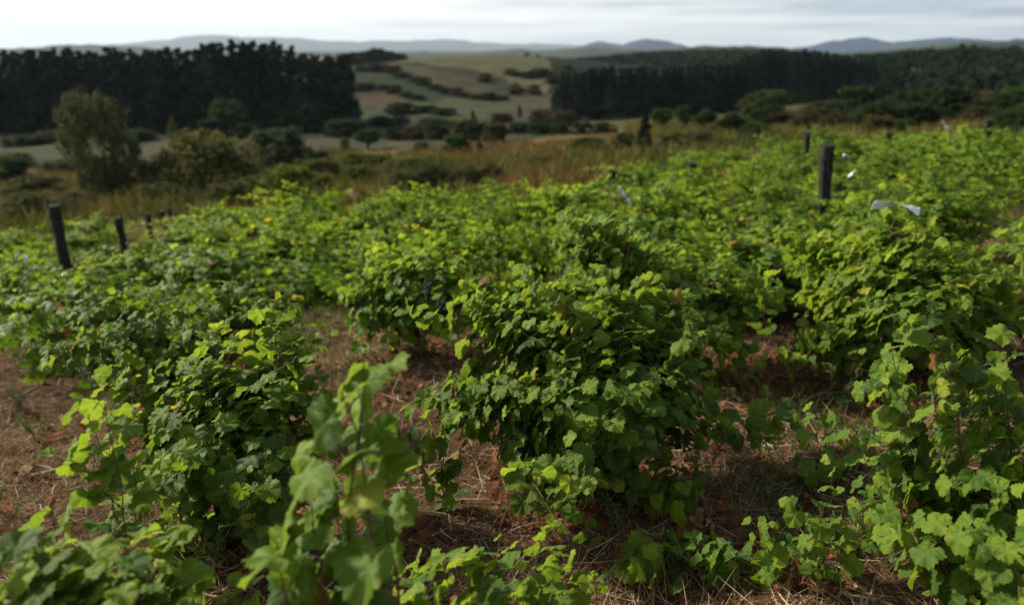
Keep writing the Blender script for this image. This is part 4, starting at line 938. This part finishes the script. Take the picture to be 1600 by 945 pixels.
# hedges along the fields of the knoll
hedge = [(562, 143), (580, 139), (598, 141), (616, 146), (634, 152), (652, 157), (615, 116), (630, 122), (648, 128), (664, 134), (680, 140), (696, 146), (712, 150), (728, 153), (746, 156), (764, 158), (782, 158), (600, 110), (585, 112), (568, 112)]
for i, (px, py) in enumerate(hedge):
    nm = 'bushy hedge shrub above the orange bare field' if i < 6 else ('dark hedge shrub on the slanting field border of the knoll' if i < 17 else 'shrub on the upper field edge of the knoll')
    plant(px, py, 24, 9 if i % 3 else 13, 'bush', 'dark' if i % 2 else 'brown', nm, group=nm.replace('shrub', 'shrubs'))
for i in range(34):
    px = g.uniform(740, 960); py = g.uniform(112, 150)
    if py > 150 - (px < 800)*8: continue
    plant(px, py, g.uniform(14, 30), g.uniform(7, 13), 'bush', ['dark', 'brown', 'olive'][i % 3], 'one of the scattered scrub bushes on the right flank of the knoll', group='scrub on the right flank of the knoll')
# far woods as one mass
def forest(n, zone, name, seed):
    g = np.random.default_rng(seed); x, y = zone(g, n); z = Hh(x, y); h = g.uniform(.7, 1.15, len(x))*np.clip(y/27, 3.2, 11); cl = []; px = proj(np.stack([x, y, z], -1))[0]
    cap = (HOR - np.interp(px, [760, 900, 1000, 1150, 1240, 1320, 1450, 1600], [97, 91, 82, 76, 82, 88, 77, 71]))/F*y - z; h = np.minimum(h, cap*g.uniform(.85, 1.05, len(x))); k = h > 2.2; x, y, z, h = x[k], y[k], z[k], h[k]
    C = []; Rr = []
    for q in range(4):
        C.append(np.stack([x+g.normal(0, 1.2, len(x)), y+g.normal(0, 1.2, len(x)), z+h*(.3+.2*q)], -1)); Rr.append(h*(.32-.06*q))
    C = np.concatenate(C); Rr = np.concatenate(Rr); V, Fc, t = crown_cards(g, list(zip(C, Rr)), 18, 1.15, 1.2)
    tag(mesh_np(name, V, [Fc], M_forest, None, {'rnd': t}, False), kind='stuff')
def z_far(g, n):
    y = np.exp(g.uniform(math.log(110), math.log(1100), n)); px = g.uniform(760, 1750, n); x = (px-CX)/F*y*1.02
    k = (y > np.interp(px, [760, 860, 960, 1100, 1300, 1600], [520, 470, 450, 420, 230, 118])); return x[k], y[k]
forest(6500, z_far, 'distant_forest', 1)
def z_mid(g, n):
    y = g.uniform(470, 1000, n); px = g.uniform(420, 900, n); return (px-CX)/F*y*1.02, y
forest(1600, z_mid, 'distant_woodland', 2)
def z_left(g, n):
    y = g.uniform(150, 330, n); px = g.uniform(-300, 545, n); return (px-CX)/F*y*1.02, y
# the interior of the left wood behind its front ranks is hidden by them

# white house peeping over the left wood and the radio mast
b = np.array([(506-CX)/F*255*1.02, 255., 0]); b[2] = gz(b[0], b[1]); top = P(501, 88, 255)[2]
e = empty('farmhouse', b, 'small white farmhouse with a pale roof peeping out among the trees', 'house')
hh = top-b[2]-2; tb = TB(); box(tb, (0, 0, hh/2), (7, 6, hh)); tb.build('wall', M_wall, e, False)
tb = TB(); tb.mesh([(-3.9, -3.4, hh+.003), (3.9, -3.4, hh+.003), (3.9, 3.4, hh+.003), (-3.9, 3.4, hh+.003), (-3.9, 0, hh+1.9), (3.9, 0, hh+1.9)], [(0, 1, 5, 4), (2, 3, 4, 5), (3, 2, 1, 0)], [(0, 4, 3), (1, 2, 5)]); tb.build('roof', M_roof, e, False)
for dx in (-2, 0, 2):
    tb = TB(); box(tb, (dx, -3.03, hh-1.4), (.9, .1, 1.2)); tb.build('window', M_glass, e, False)
q = P(371, 58, 300); bz = gz(q[0], 300); e = tag(bpy.data.objects.new('radio_mast', None), 'thin lattice mast rising behind the left pine wood', 'mast'); COL.objects.link(e); e.location = (q[0], 300, bz)
tb = TB(); H_ = q[2]-bz
for k in range(3):
    a = k*2.094; tb.tube(np.array([[.5*math.cos(a), .5*math.sin(a), 0], [.12*math.cos(a), .12*math.sin(a), H_]]), .06, 4)
for i in range(int(H_/1.2)):
    t0 = i*1.2/H_; w0 = .5-.38*t0; a = i*2.094; tb.tube(np.array([[w0*math.cos(a), w0*math.sin(a), i*1.2], [w0*math.cos(a+2.094), w0*math.sin(a+2.094), i*1.2+1.2]]), .03, 3)
tb.build('lattice_tower', M_post, e, False); tb = TB(); tb.tube(np.array([[0, 0, H_], [0, 0, H_+2]]), .04, 4); tb.build('antenna', M_post, e)
print('objects', len(bpy.data.objects), 'tris', sum(len(o.data.polygons) for o in bpy.data.objects if o.type == 'MESH'))
